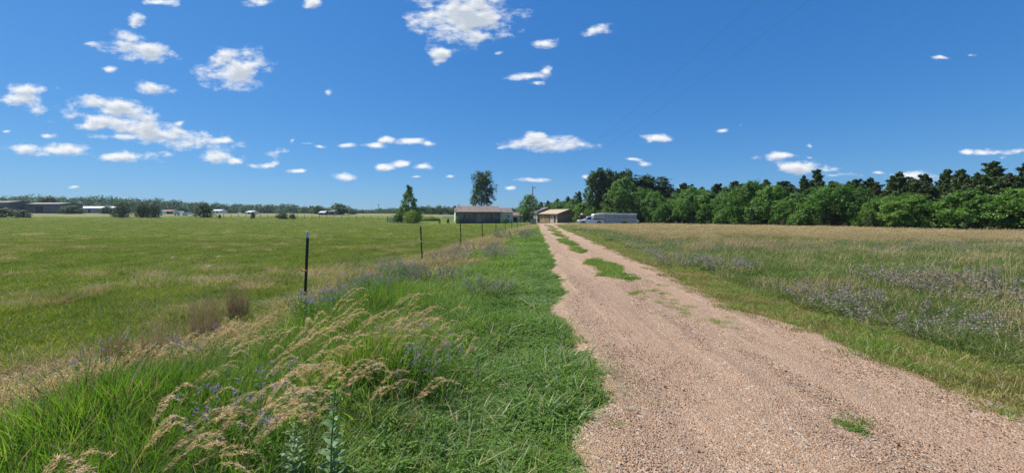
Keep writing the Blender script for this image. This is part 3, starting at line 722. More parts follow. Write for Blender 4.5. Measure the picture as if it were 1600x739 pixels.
# the farmhouse
HX, HY = XY(713, 99), 99.0
house = empty('farmhouse', (HX, HY, gz(HX, HY)), R(12.5))
tag(house, 'low ranch house with brown shingle roof and a shaded front porch beyond the pasture', 'house')
Lh = 11.6
shell(house, 0, Lh, 1.9, 7.6, 2.95, 4.35, M['wall_grey'], 'x')
MB().box((-0.03, 4.75, 1.3), (0.06, 5.5, 3.2)).build('side_panel', M['white'], house)
mb = MB()                                       # porch roof and main roof are one plane at the front
ym, zr_, ze_ = 4.75, 4.50, 2.95
vs = []
for x in (-0.45, Lh + 0.35):
    vs += [(x, -0.1, ze_ - 0.1), (x, ym, zr_), (x, 8.1, 2.85), (x, 8.1, 2.99), (x, ym, zr_ + 0.14), (x, -0.1, ze_ + 0.04)]
mb.add(vs, [(0, 1, 4, 5), (1, 2, 3, 4), (11, 10, 7, 6), (10, 9, 8, 7)] + [(i, 6 + i, 6 + (i + 1) % 6, (i + 1) % 6) for i in range(6)])
rf = mb.build('roof', M['shingle'], house)
MB().tube([(0.9, 3.2, 3.9), (0.9, 3.2, 5.05)], 0.09).box((0.9, 3.2, 5.08), (0.26, 0.26, 0.07)).build('vent_pipe', M['metal_grey'], rf)
MB().box((Lh / 2, -0.13, 2.87), (Lh + 0.6, 0.05, 0.17)).build('fascia', M['trim_brown'], house)
mb = MB(); mb.box((Lh / 2, 0.95, 0.22), (Lh, 1.85, 0.12)); mb.box((Lh / 2, 0.12, 0.0), (Lh, 0.1, 0.5)); mb.build('porch_deck', M['darkwood'], house)
for x in (0.1, 2.4, 4.7, 6.9, 9.2, Lh - 0.1):
    MB().box((x, 0.12, 1.56), (0.12, 0.12, 2.6)).build('porch_post', M['darkwood'], house)
for x0, x1 in ((0.1, 2.4), (2.4, 4.7), (6.9, 9.2), (9.2, 11.5)):
    mb = MB(); mb.box(((x0 + x1) / 2, 0.12, 1.18), (x1 - x0 - 0.13, 0.07, 0.06)); mb.box(((x0 + x1) / 2, 0.12, 0.42), (x1 - x0 - 0.13, 0.06, 0.05))
    k = int((x1 - x0) / 0.13)
    for i in range(1, k): mb.box((x0 + (x1 - x0) * i / k, 0.12, 0.8), (0.045, 0.045, 0.7))
    mb.build('porch_railing', M['darkwood'], house)
mb = MB()
for i in range(3): mb.box((5.8, -0.2 - 0.28 * i, 0.16 - 0.12 * i), (1.6, 0.28, 0.08))
mb.build('porch_steps', M['darkwood'], house)
for x, w_ in ((2.2, 1.1), (3.4, 1.1), (9.6, 1.2)): window(house, x, 1.75, w_, 1.25, 1.9, glass='glass')
for x in (6.1, 7.15):
    d = MB().box((x, 1.88, 1.35), (0.85, 0.06, 2.1)).build('door', M['wall_tan'], house)
    MB().box((x, 1.842, 1.98), (0.5, 0.02, 0.55)).build('pane', M['curtain'], d)
    MB().ball((x + 0.33, 1.83, 1.25), (0.03, 0.03, 0.03)).build('handle', M['chrome'], d)
w_ = shell(house, Lh + 0.004, Lh + 3.6, 1.2, 6.4, 2.8, 3.95, M['wall_wing'], 'x', 'wing_wall')
gable_roof(house, Lh + 0.46, Lh + 3.6, 1.2, 6.4, 2.8, 3.95, M['shingle'], 'wing_roof', 0.1)
window(house, Lh + 2.3, 1.8, 0.8, 0.8, 1.2)
# dish on the gable end
dish = empty('satellite_dish', (0, 0, 0)); tag(dish, 'small grey satellite dish mounted at the left gable end of the farmhouse', 'dish')
dish.location = (HX - 0.62, HY + 1.6, gz(HX, HY) + 3.55); dish.rotation_euler = (0, 0, R(12))
mb = MB(); pts = []
for i in range(5):
    for k in range(12):
        r_ = 0.36 * i / 4; pts.append((r_ * math.cos(k * R(30)), 0.35 * r_ * r_ / 0.36 - 0.05, 0.75 + r_ * math.sin(k * R(30))))
mb.add(pts, [(i * 12 + k, i * 12 + (k + 1) % 12, (i + 1) * 12 + (k + 1) % 12, (i + 1) * 12 + k) for i in range(4) for k in range(12)])
o = mb.build('reflector', M['metal_grey'], dish, smooth=True)
MB().tube([(0.62, 0.3, -0.2), (0.3, 0.15, -0.05), (0, 0.06, 0.2), (0, 0.02, 0.72)], 0.025).build('mast', M['metal_grey'], dish)
MB().tube([(0, 0.02, 0.5), (0, -0.35, 0.62)], 0.015).box((0, -0.37, 0.64), (0.09, 0.12, 0.07)).build('arm', M['metal_grey'], dish)

GXp, GYp = XY(800.5, 112), 112.0
gar = empty('garage', (GXp, GYp, gz(GXp, GYp)), R(14))
tag(gar, 'small tan garage with reddish roof and dark doorway, just right of the farmhouse', 'garage')
shell(gar, 0, 3.3, 0, 5, 1.95, 2.9, M['wall_tan'], 'x'); gable_roof(gar, 0, 3.3, 0, 5, 1.95, 2.9, M['shingle'], over=0.2)
MB().box((0.85, -0.02, 0.75), (1.1, 0.06, 1.5)).build('door', M['under'], gar)  # flat dark sheet painted in for the shaded open doorway
MB().box((2.5, -0.02, 1.15), (0.6, 0.05, 0.6)).build('window', M['glass'], gar)

# front barn
BX, BY = XY(871, 105), 105.0
barn = empty('workshop_barn', (BX, BY, gz(BX, BY)), R(35))
tag(barn, 'tan roofed workshop barn with brown gable doors at the end of the driveway', 'barn')
shell(barn, 0, 8.5, 0, 7.6, 2.5, 3.7, M['gable_brown'], 'y')
gable_roof(barn, 0, 8.5, 0, 7.6, 2.5, 3.7, M['roof_tan'], over=0.35, axis='y')
for x0, x1 in ((0.9, 3.75), (3.95, 7.4)):
    d = MB().box(((x0 + x1) / 2, -0.04, 1.2), (x1 - x0, 0.07, 2.4)).build('door', M['door_brown'], barn)
    mb = MB()
    for z in (0.6, 1.2, 1.8): mb.box(((x0 + x1) / 2, -0.085, z), (x1 - x0 - 0.1, 0.02, 0.04))
    mb.build('door_rail', M['trim_brown'], d)
MB().box((-0.03, 1.55, 1.2), (0.06, 3.0, 2.4)).build('side_panel', M['wall_pink'], barn)
MB().box((-0.035, 3.2, 1.2), (0.07, 0.22, 2.42)).build('door_post', M['trim_brown'], barn)
MB().box((-0.05, 4.35, 1.15), (0.1, 2.0, 2.3)).build('sliding_door', M['wood_orange'], barn)
MB().box((-0.03, 6.45, 1.15), (0.06, 2.1, 2.35)).build('side_panel', M['wood_tan'], barn)
MB().box((-0.075, 5.9, 1.5), (0.03, 0.45, 1.4)).build('trim_board', M['wall_pink'], barn)
window(barn, 2.25, 1.5, 0.5, 0.7, -0.075, 'side')
MB().box((-0.08, 1.05, 1.0), (0.05, 0.75, 2.0)).build('door', M['trim_brown'], barn)
MB().box((-0.37, 3.8, 2.28), (0.05, 8.2, 0.12)).build('fascia', M['trim_brown'], barn)
# rear barn
AX, AY = XY(840, 113), 113.0
barn2 = empty('pole_barn', (AX, AY, gz(AX, AY)), R(35))
tag(barn2, 'cream metal barn under a dark grey roof, behind the utility pole', 'barn')
shell(barn2, 0, 8.4, 0, 4.9, 3.1, 4.35, M['wood_tan'], 'y')
gable_roof(barn2, 0, 8.4, 0, 4.9, 3.1, 4.35, M['roof_grey'], over=0.3, axis='y')
for y0, y1 in ((0.1, 2.4), (2.6, 4.8)):
    MB().box((-0.03, (y0 + y1) / 2, 1.5), (0.06, y1 - y0, 3.0)).build('side_panel', M['cream_metal'], barn2)
MB().box((-0.32, 2.45, 2.9), (0.05, 5.4, 0.14)).build('fascia', M['white'], barn2)
window(barn2, 1.2, 1.7, 0.7, 0.8, -0.01)

# utility pole and lines
PX, PY = XY(832.3, 97), 97.0; pz = gz(PX, PY)
pole = empty('utility_pole', (PX, PY, pz)); tag(pole, 'tall dark wooden utility pole at the end of the fence line', 'utility pole')
MB().tube([(0, 0, -0.3), (0.02, 0, 4), (0.0, 0, 9.4)], [0.19, 0.165, 0.13], 10).build('pole', M['pole_wood'], pole, smooth=True)
MB().box((0.38, 0, 9.05), (0.9, 0.1, 0.09)).build('crossarm', M['pole_wood'], pole)
MB().tube([(0.75, 0, 9.1), (0.75, 0, 9.28)], [0.05, 0.035]).build('insulator', M['metal_grey'], pole)
MB().tube([(0.0, 0, 9.4), (0.0, 0, 9.55)], [0.05, 0.035]).build('insulator', M['metal_grey'], pole)
MB().tube([(0.35, 0, 6.35), (0.35, 0, 6.95)], [0.19, 0.19], 12).build('transformer', M['metal_grey'], pole, bevel=0.02)
MB().box((-0.25, -0.1, 1.5), (0.3, 0.18, 0.55)).build('meter_box', M['under'], pole)
for k, (dx, z1, x2) in enumerate(((0.0, 8.8, 7.3), (0.75, 8.5, 9.0))):
    pts = []
    for i in range(70):
        s_ = i / 69; x = (PX + dx) * (1 - s_) + x2 * s_ ; y = PY * (1 - s_) + (-14) * s_
        x += 0.9 * math.sin(math.pi * min(1, s_ * 1.05)) * 1.0; z = z1 * (1 - s_) + 8.3 * s_ - 3.2 * s_ * (1 - s_) + 0.15
        pts.append((x, y, z))
    o = MB().tube(pts, 0.0042, 5, cap=False).build('power_line', M['cable'])
    tag(o, ['thin dark overhead wire, the left of two running up from the pole', 'thin dark overhead wire, the right of two running up from the pole'][k], 'power line')

# ------------------------------------------------------------------ pickup and trailer
def wheel(root, x, y, r, w, name='wheel', rimm='rim'):
    t_ = MB().tube([(x, y - w / 2, r), (x, y - w / 2 + 0.03, r), (x, y + w / 2 - 0.03, r), (x, y + w / 2, r)], [r * 0.93, r, r, r * 0.93], 20).build(name, M['rubber'], root)
    MB().tube([(x, y - w / 2 - 0.012, r), (x, y - w / 2 - 0.004, r)], [r * 0.52, r * 0.58], 16).build('rim', M[rimm], t_)
    return t_
TY = 80.0; TX = XY(902.5, TY)
truck = empty('pickup_truck', (TX, TY, gz(TX + 2.7, TY)), R(1.5))
tag(truck, 'white regular-cab pickup truck parked facing left, hitched under the trailer nose', 'pickup truck')
W2 = 0.96
def arch(cx, r=0.47, z=0.38, n=7): return [(cx + r * math.cos(a), z + r * math.sin(a)) for a in np.linspace(math.pi, 0, n)]
prof = [(0.10, 0.42), (0.02, 0.62), (0.03, 0.92), (0.14, 1.04), (1.30, 1.13), (2.55, 1.14), (2.62, 1.10), (5.38, 1.10), (5.42, 0.50), (5.30, 0.42)] + [(x, z) for x, z in reversed(arch(4.28))] + [(3.7, 0.38), (1.55, 0.38)] + [(x, z) for x, z in reversed(arch(1.0))] 
MB().prism(prof, -W2, W2).build('body', M['truck'], truck, bevel=0.035)
MB().box((4.05, 0, 1.105), (2.5, 1.6, 0.03)).build('bed_floor', M['under'], truck)
cab = MB(); cp = [(1.28, 1.10, 0.90), (1.95, 1.72, 0.74), (2.15, 1.78, 0.72), (2.85, 1.78, 0.72), (2.98, 1.70, 0.74), (3.02, 1.10, 0.90)]
vs = [(x, -w_, z) for x, z, w_ in cp] + [(x, w_, z) for x, z, w_ in cp]
cab.add(vs, [tuple(range(6)), tuple(range(11, 5, -1))] + [(i, 6 + i, 6 + (i + 1) % 6, (i + 1) % 6) for i in range(6)])
cabo = cab.build('cab', M['truck'], truck, bevel=0.03)
def slant(mb, pts, off):  # polygon on the cab side, pushed out
    n = len(pts); a_ = [(x, -(0.90 - (z - 1.10) / 0.68 * 0.18) - off, z) for x, z in pts]; b_ = [(x, y + 0.02, z) for x, y, z in a_]
    mb.add(a_ + b_, [tuple(range(n)), tuple(range(2 * n - 1, n - 1, -1))] + [(i, n + i, n + (i + 1) % n, (i + 1) % n) for i in range(n)])
mb = MB(); slant(mb, [(1.55, 1.16), (2.05, 1.66), (2.62, 1.68), (2.66, 1.16)], 0.012); mb.build('side_window', M['glass'], truck)
mb = MB(); mb.add([(1.36, -0.80, 1.19), (1.90, -0.68, 1.69), (1.90, 0.68, 1.69), (1.36, 0.80, 1.19)] + [(1.34, -0.80, 1.205), (1.88, -0.68, 1.705), (1.88, 0.68, 1.705), (1.34, 0.80, 1.205)], [(0, 1, 2, 3), (7, 6, 5, 4), (0, 4, 5, 1), (1, 5, 6, 2), (2, 6, 7, 3), (3, 7, 4, 0)]); mb.build('windshield', M['glass'], truck)
mb = MB().box((3.035, 0, 1.42), (0.03, 1.2, 0.42)); mb.build('rear_window', M['glass'], truck)
for x in (1.5, 2.72): MB().box((x, -W2 - 0.004, 0.76), (0.02, 0.012, 0.66)).build('door_seam', M['under'], truck)
MB().box((2.5, -W2 - 0.015, 0.93), (0.16, 0.03, 0.04)).build('door_handle', M['under'], truck)
MB().box((1.62, -W2 - 0.12, 1.18), (0.1, 0.2, 0.16)).build('mirror', M['under'], truck, bevel=0.02)
MB().box((-0.02, 0, 0.50), (0.16, 1.9, 0.20)).build('front_bumper', M['chrome'], truck, bevel=0.02)
MB().box((5.46, 0, 0.52), (0.14, 1.8, 0.18)).build('rear_bumper', M['chrome'], truck, bevel=0.02)
MB().box((0.0, 0, 0.78), (0.06, 1.1, 0.28)).build('grille', M['under'], truck)
for sy in (-1, 1):
    MB().box((0.035, sy * 0.76, 0.80), (0.07, 0.30, 0.2)).build('headlight', M['lamp'], truck, bevel=0.02)
    MB().box((5.415, sy * 0.86, 0.85), (0.04, 0.14, 0.36)).build('taillight', M['lamp_red'], truck)
    for x in (1.0, 4.28): wheel(truck, x, sy * 0.82, 0.38, 0.26)
MB().box((2.7, 0, 0.55), (4.2, 1.3, 0.3)).build('chassis', M['under'], truck)

RX = XY(925.5, TY)
trl = empty('stock_trailer', (RX, TY, gz(RX + 5, TY)), R(0.8)); trl.rotation_euler = (0, R(0.9), R(0.8))
tag(trl, 'long silver gooseneck livestock trailer with white roof parked before the trees', 'trailer')
TW = 1.05; Lt = 8.9
prof = [(0.0, 1.35), (0.05, 1.93), (0.3, 2.10), (2.4, 2.32), (Lt, 2.32), (Lt, 0.42), (7.35, 0.42)] + [(x, z) for x, z in reversed([(6.5 + 0.78 * math.cos(a), 0.42 + 0.5 * math.sin(a)) for a in np.linspace(math.pi, 0, 9)])] + [(2.55, 0.42), (2.3, 1.28)]
MB().prism(prof, -TW, TW).build('body', M['trailer'], trl, bevel=0.03)
rp = [(-0.06, 1.90), (0.25, 2.06), (2.4, 2.26), (Lt + 0.05, 2.26), (Lt + 0.05, 2.53), (2.4, 2.53), (0.2, 2.32), (-0.08, 2.08)]
MB().prism(rp, -TW - 0.05, TW + 0.05).build('roof', M['trailer_roof'], trl, bevel=0.03)
for i in range(6):
    x0 = 3.0 + i * 0.97
    for z in (1.92, 1.62): MB().box((x0 + 0.4, -TW - 0.004, z), (0.8, 0.03, 0.07)).build('slat_gap', M['trailer_gap'], trl)
MB().box((2.72, -TW - 0.01, 1.25), (0.42, 0.03, 1.4)).build('side_door', M['trailer'], trl)
MB().box((2.42, -TW + 0.3, 1.1), (0.1, 0.5, 0.5)).build('window', M['trailer_gap'], trl)
MB().box((5.6, -TW - 0.02, 1.08), (6.4, 0.04, 0.06)).build('trim_strip', M['chrome'], trl)
MB().box((5.6, -TW - 0.02, 0.47), (5.9, 0.04, 0.10)).build('trim_strip', M['chrome'], trl)
fp = [(6.5 + 0.86 * math.cos(a), 0.40 + 0.56 * math.sin(a)) for a in np.linspace(0, math.pi, 11)] + [(6.5 + 0.78 * math.cos(a), 0.40 + 0.48 * math.sin(a)) for a in np.linspace(math.pi, 0, 11)]
MB().prism(fp, -TW - 0.03, -TW + 0.2).build('fender', M['chrome'], trl)
for x in (6.1, 6.9):
    for sy in (-1, 1): wheel(trl, x, sy * 0.88, 0.36, 0.2)
MB().tube([(1.4, 0, 1.4), (1.4, 0, 0.9)], 0.07).build('coupler', M['under'], trl)
MB().box((5.5, 0, 0.36), (6.4, 1.4, 0.12)).build('chassis', M['under'], trl)
for sy in (-1, 1): MB().box((Lt + 0.02, sy * 0.9, 0.7), (0.03, 0.12, 0.2)).build('taillight', M['lamp_red'], trl)

# small vehicle behind the trailer
UX, UY = XY(990.5, 83), 83.0
utv = empty('riding_mower', (UX, UY, gz(UX, UY)), R(0)); tag(utv, 'small white hooded lawn tractor with dark base, half hidden behind the trailer', 'lawn tractor')
MB().prism([(0.2, 0.62), (0.25, 1.02), (0.55, 1.10), (0.95, 1.0), (1.08, 0.85), (1.08, 0.55)], -0.32, 0.32).build('hood', M['truck'], utv, bevel=0.06)
MB().prism([(-0.9, 0.28), (-0.9, 0.5), (0.2, 0.62), (1.15, 0.52), (1.62, 0.40), (1.65, 0.28)], -0.42, 0.42).build('deck', M['under'], utv, bevel=0.03)
MB().prism([(-0.75, 0.5), (-0.35, 0.55), (-0.35, 0.64), (-0.68, 0.66), (-0.8, 1.02), (-0.9, 1.0)], -0.24, 0.24).build('seat', M['under'], utv, bevel=0.03)
MB().tube([(0.15, 0, 0.6), (-0.1, 0, 1.02)], 0.02).tube([(-0.1 + 0.1 * math.sin(a) , 0.17 * math.cos(a), 1.02 + 0.06 * math.sin(a)) for a in np.linspace(0, 6.28, 13)], 0.015).build('steering_wheel', M['under'], utv)
for x, r in ((-0.55, 0.28), (0.95, 0.2)):
    for sy in (-1, 1): wheel(utv, x, sy * 0.45, r, 0.2, rimm='white')
# red implement behind the bonnet of the pickup
QX, QY = XY(910.5, 90), 90.0
imp = empty('grain_hopper', (QX, QY, gz(QX, QY))); tag(imp, 'dark red farm hopper with a pale round cap, behind the pickup hood', 'farm machine')
MB().prism([(-0.28, 0.75), (-0.75, 1.45), (-0.75, 2.05), (0.75, 2.05), (0.75, 1.45), (0.28, 0.75)], -0.6, 0.6).build('hopper', M['implement_red'], imp, bevel=0.03)
MB().ball((-0.2, 0, 2.28), (0.30, 0.30, 0.28), 12, 8).build('cap', M['white'], imp, smooth=True)
for sx in (-1, 1):
    for sy in (-1, 1): MB().tube([(sx * 0.7, sy * 0.55, 1.5), (sx * 0.75, sy * 0.6, -0.05)], 0.05).build('leg', M['implement_red'], imp)
MB().tube([(0, 0, 0.8), (0.9, 0, 0.35)], 0.11).build('chute', M['implement_red'], imp)

# ------------------------------------------------------------------ fence along the verge
def tpost(x, y, h, lean, silver, ins, label):
    root = empty('fence_post', (x, y, gz(x, y))); root.rotation_euler = (R(random.uniform(-1.5, 1.5)), R(lean), R(random.uniform(-12, 12)))
    tag(root, label, 'fence post', 'steel posts along the verge fence')
    mb = MB(); mb.box((0, 0, h / 2 - 0.2), (0.042, 0.008, h + 0.4 - 0.11)); mb.box((0, 0.021, h / 2 - 0.2), (0.008, 0.034, h + 0.4 - 0.11))
    for i in range(int(h / 0.055)): mb.box((0, -0.009, 0.05 + i * 0.055), (0.012, 0.010, 0.02))
    mb.build('post', M['post_black'], root)
    mb = MB(); mb.box((0, 0, h - 0.055), (0.043, 0.009, 0.11)); mb.box((0, 0.0215, h - 0.055), (0.009, 0.034, 0.11)); mb.build('post_tip', M['post_silver' if silver else 'post_black'], root)
    for z, mm in ins:
        mb = MB(); mb.box((0, -0.004, z), (0.056, 0.036, 0.03)); mb.tube([(-0.02, -0.01, z), (-0.075, -0.012, z + 0.006)], [0.013, 0.009], 8); mb.tube([(-0.075, -0.012, z - 0.012), (-0.075, -0.012, z + 0.026)], 0.014, 8)
        mb.build('insulator', M[mm], root, bevel=0.003)
    return root
lab = {0: 'black steel fence post with silver tip and two orange insulators, nearest the camera', 1: 'dark steel fence post with pale insulator, second along the verge', 2: 'thin dark steel fence post standing behind the lavender weeds, third along the verge'}
ordn = ['fourth', 'fifth', 'sixth', 'seventh', 'eighth', 'ninth', 'tenth', 'eleventh', 'twelfth', 'thirteenth']
fy = [6.7, 12.5, 18.0, 23.6, 29.3, 35.0, 40.5, 46.5, 52.0, 58.0, 64.0, 70.0]
for i, y in enumerate(fy):
    x = float(fence_x(y)) + random.uniform(-0.06, 0.06) if i > 1 else [-3.62, -2.92][i]
    ins = [(0.62, 'insul_orange'), (0.24, 'insul_orange')] if i == 0 else ([(0.72, 'insul_yellow')] if i == 1 else [(0.72, 'metal_grey')])
    tpost(x, y, [1.30, 1.21][i] if i < 2 else 1.2 + random.uniform(-0.05, 0.06), [2.3, -2.5][i] if i < 2 else random.uniform(-2, 2), i == 0, ins, lab.get(i) or 'dark steel fence post along the verge, %s from the camera' % ordn[i - 3])
for z in (0.62, 0.24):
    pts = []
    for i in range(90):
        y = 1.0 + i * 0.8; x = float(fence_x(y)) - 0.07
        pts.append((x, y, gz(x, y) + z + 0.02 * math.sin(i)))
    o = MB().tube(pts, 0.0016, 4, cap=False).build('fence_wire', M['wire']); tag(o, '%s thin wire strung along the verge fence posts' % ('upper' if z > .5 else 'lower'), 'fence wire')
# the yard fence by the pole: close posts and mesh
yf = empty('yard_fence', (float(fence_x(74)), 74, gz(0, 74))); tag(yf, 'low grey wire yard fence running up to the utility pole', 'fence')
for i in range(12):
    y = i * 1.9; x = 0.112 * y
    MB().box((x, y, 0.5 + 0.0), (0.10, 0.10, 1.35)).build('post', M['pole_wood' if i % 3 == 0 else 'metal_grey'], yf)
mb = MB()
for k in range(7): mb.tube([(-0.05, 0, 0.1 + k * 0.17), (0.112 * 20.9 - 0.05, 20.9, 0.1 + k * 0.17)], 0.006, 4)
for k in range(30): mb.box((0.112 * k * 0.7 - 0.05, k * 0.7, 0.6), (0.006, 0.006, 1.05))
mb.build('wire_mesh', M['metal_grey'], yf)

# garden pen beside the leaning tree
Y0 = 104.0; px0 = XY(605.5, Y0)
pen = empty('garden_pen', (px0, Y0, gz(px0, Y0))); tag(pen, 'small grey wire and board pen at the left foot of the leaning tree', 'pen')
for i, (x, hh) in enumerate(((0, 1.75), (0.75, 1.6), (1.5, 1.5), (2.4, 1.0), (3.6, 1.0), (4.8, 1.0))):
    MB().box((x, 0, hh / 2 - 0.1), (0.14, 0.14, hh + 0.2)).build('post', M['pole_wood' if i == 0 else 'metal_grey'], pen)
mb = MB()
for k in range(5): mb.box((0.75, 0.05, 0.2 + 0.3 * k), (1.5, 0.03, 0.05))
for k in range(9): mb.box((0.1 + 0.17 * k, 0.05, 0.75), (0.04, 0.025, 1.35))
mb.build('gate', M['metal_grey'], pen)
mb = MB()
for k in range(4): mb.box((3.2, 0.05, 0.15 + 0.25 * k), (3.3, 0.02, 0.03))
mb.build('wire_panel', M['metal_grey'], pen)

# ------------------------------------------------------------------ trees
def lobed_crown(rs, H, W, n_lobe, n_leaf, size, z0=0.1, top=0.9, flat=0.75, lobe_r=(0.16, 0.28), lean=0.0, gappy=0.0, env=None):
    """leaf-sized faces gathered on lobes that together fill the crown's envelope"""
    P = []; NRM = []
    C = []
    for i in range(n_lobe):
        t = (i + rs.uniform(0, 1)) / n_lobe; z = z0 + (top - z0) * t
        e = env(t) if env else math.sqrt(max(0.05, 1 - (2 * abs(t - 0.42)) ** 2.4))
        a = i * 2.4 + rs.uniform(-0.6, 0.6); r = W / 2 * e * (0.35 + 0.65 * rs.uniform(0, 1) ** 0.5) * 0.8
        C.append((r * math.cos(a) + lean * z * H, r * math.sin(a), z * H, rs.uniform(*lobe_r) * W * (0.75 + 0.4 * e)))
    per = n_leaf // n_lobe
    for (x, y, z, r) in C:
        k = 26                                     # twigs with clustered leaves on each lobe
        d = unit(rs.normal(0, 1, (k, 3)) + np.array([[0, 0, 0.25]])); rr = r * rs.uniform(0.55, 1.12, (k, 1))
        tw = d * rr * np.array([[1, 1, flat]])
        i = rs.integers(0, k, per); c = tw[i] + rs.normal(0, r * 0.14, (per, 3))
        P.append(c + np.array([[x, y, z]])); NRM.append(unit(c) * 0.9 + np.array([[0, 0, 0.7]]))
    P = np.concatenate(P); NRM = np.concatenate(NRM)
    ok = P[:, 2] > 0.02 * H
    P, NRM = P[ok], NRM[ok]
    return leafquads(P, size, nrm=NRM, jit=0.55, elong=1.5, rs=rs), C
def trunk_mb(H, r0, C, rs, fork=0.25, lean=0.0, n_limb=9):
    mb = MB()
    mb.tube([(0, 0, -0.2), (lean * H * 0.2, 0.0, H * 0.2), (lean * H * 0.5 + 0.06 * r0, 0.05, H * 0.5), (lean * H * 0.85, 0, H * 0.85)], [r0 * 1.25, r0, r0 * 0.65, r0 * 0.15], 9)
    for (x, y, z, r) in C[::max(1, len(C) // n_limb)]:
        zf = max(H * 0.08, z * fork + H * 0.12); st = Vector((lean * zf, 0, zf)); en = Vector((x, y, z)); md = st.lerp(en, 0.5) + Vector((0, 0, -0.03 * H))
        mb.tube([st, md, en], [r0 * 0.45, r0 * 0.3, r0 * 0.08], 6)
    return mb
class Proto:
    """crown and trunk meshes of one tree, used by every copy of it"""
    def __init__(s, name, H, W, crown, trunk): s.name, s.H, s.W, s.crown, s.trunk = name, H, W, crown, trunk
def trunk_mesh(mb):
    me = bpy.data.meshes.new('trunk'); me.from_pydata(mb.v, [], mb.f); me.materials.append(M['bark']); me.polygons.foreach_set('use_smooth', [True] * len(me.polygons)); me.update(); return me
def broad(seed, H, W, mat, n_lobe=22, n_leaf=9000, size=0.13, name='broadleaf_tree', r0=0.14, **k):
    rs = np.random.default_rng(seed); (V, Q, T), C = lobed_crown(rs, H, W, n_lobe, n_leaf, size, **k)
    return Proto(name, H, W, mesh_np('crown', V, Q, [M[mat]], attrs={'tint': T}), trunk_mesh(trunk_mb(H, r0, C, rs, lean=k.get('lean', 0))))
def cedar(seed, H, W, mat='cedar', n=9000, rag=0.3, z0=0.04, size=0.075, sharp=1.05, name='cedar_tree'):
    rs = np.random.default_rng(seed); nb = int(70 * H / 5.5); Ps = []; Ax = []; mb = MB()
    mb.tube([(0, 0, -0.2), (0.02, 0, H * 0.5), (rs.uniform(-.1, .1), 0, H * 0.97)], [0.13, 0.08, 0.012], 8)
    per = n // nb
    for i in range(nb):
        t = ((i + rs.uniform(0, 1)) / nb) ** 0.95; z = z0 * H + (1 - z0) * H * t
        Lb = W / 2 * (max(0, 1 - t) ** sharp) * (1 + rs.normal(0, rag)) * (1.0 if t > 0.12 else 0.8) + 0.12
        Lb = max(0.07, Lb - 0.05); a = i * 2.399 + rs.uniform(-0.4, 0.4); up = 0.5 + 0.9 * t + rs.uniform(-0.25, 0.35)
        d = np.array([math.cos(a), math.sin(a), up]); d /= np.linalg.norm(d)
        s_ = rs.uniform(0.12, 1, per) ** 0.6; c = d[None] * (s_ * Lb)[:, None] + rs.normal(0, 1, (per, 3)) * (0.03 + 0.12 * Lb * (1.15 - s_))[:, None] * np.array([[1, 1, 0.95]])
        c[:, 2] += z; Ps.append(c); Ax.append(np.repeat(d[None], per, 0) + rs.normal(0, 0.35, (per, 3)) + np.array([[0, 0, 0.25]]))
        if i % 3 == 0: mb.tube([(0, 0, z), tuple(d * Lb * 0.8 + np.array([0, 0, z]))], [0.025, 0.006], 5)
    tip = np.stack([rs.normal(0, 0.03, 60), rs.normal(0, 0.03, 60), H * rs.uniform(0.93, 1.03, 60)], 1); Ps.append(tip); Ax.append(np.repeat([[0.0, 0, 1.0]], 60, 0) + rs.normal(0, .3, (60, 3)))
    P = np.concatenate(Ps); A = np.concatenate(Ax); out = unit(P * np.array([[1, 1, 0.0]]) + 1e-6)
    V, Q, T = leafquads(P, size, nrm=out * 0.5 + np.array([[0, 0, 0.4]]), jit=0.7, elong=2.6, rs=rs, axis=A)
    return Proto(name, H, W, mesh_np('crown', V, Q, [M[mat]], attrs={'tint': T}), trunk_mesh(mb))
def plant_tree(pr, x, y, h, w, label, cat='tree', group=None, name=None, rz=None, z=None):
    s_ = h / pr.H; sx = w / pr.W
    root = empty(name or pr.name, (x, y, gz(x, y) if z is None else z), random.uniform(0, 6.28) if rz is None else rz, (sx, sx, s_))
    tag(root, label, cat, group)
    link(bpy.data.objects.new('crown', pr.crown), root); link(bpy.data.objects.new('trunk', pr.trunk), root)
    return root
def tree_px(pr, px, top, wpx, Y, label, **k):
    """the tree seen at this column with its top at this row, standing Y metres out"""
    x = XY(px, Y); z = gz(x, Y)
    return plant_tree(pr, x, Y, ZZ(top, Y) - z, wpx * Y / F, label, **k)

BL = [broad(101 + i, 5.5, 5.2, 'leaf_mid', n_lobe=17 + 3 * i, n_leaf=13000, size=0.12, z0=0.09 + 0.03 * i, top=0.86, lobe_r=(0.10, 0.24), flat=0.8) for i in range(4)]
BLL = [broad(131 + i, 5.2, 5.0, 'leaf_light', n_lobe=18 + 2 * i, n_leaf=12500, size=0.12, z0=0.14, top=0.86, lobe_r=(0.10, 0.23), flat=0.7) for i in range(3)]
CE = [cedar(201 + i, 6.0, 3.6, 'cedar', n=17000, rag=0.38 + 0.05 * i, sharp=0.72 + 0.08 * i, size=0.066) for i in range(4)]
CEB = [cedar(221 + i, 6.0, 4.2, 'cedar_brown', n=14000, rag=0.42, sharp=0.85) for i in range(2)]
CW = [broad(301 + i, 12.5, 5.5, 'leaf_dark', n_lobe=34, n_leaf=15000, size=0.20, z0=0.12, top=0.95, lobe_r=(0.13, 0.22), r0=0.22, name='cottonwood_tree', flat=1.2, env=lambda t: 0.55 + 0.5 * math.sin(math.pi * min(1, t * 1.0 + 0.05))) for i in range(3)]
BIG = [broad(321 + i, 11.0, 10.0, 'leaf_mid' if i else 'leaf_light', n_lobe=40, n_leaf=20000, size=0.20, z0=0.06, lobe_r=(0.12, 0.2), r0=0.25) for i in range(2)]

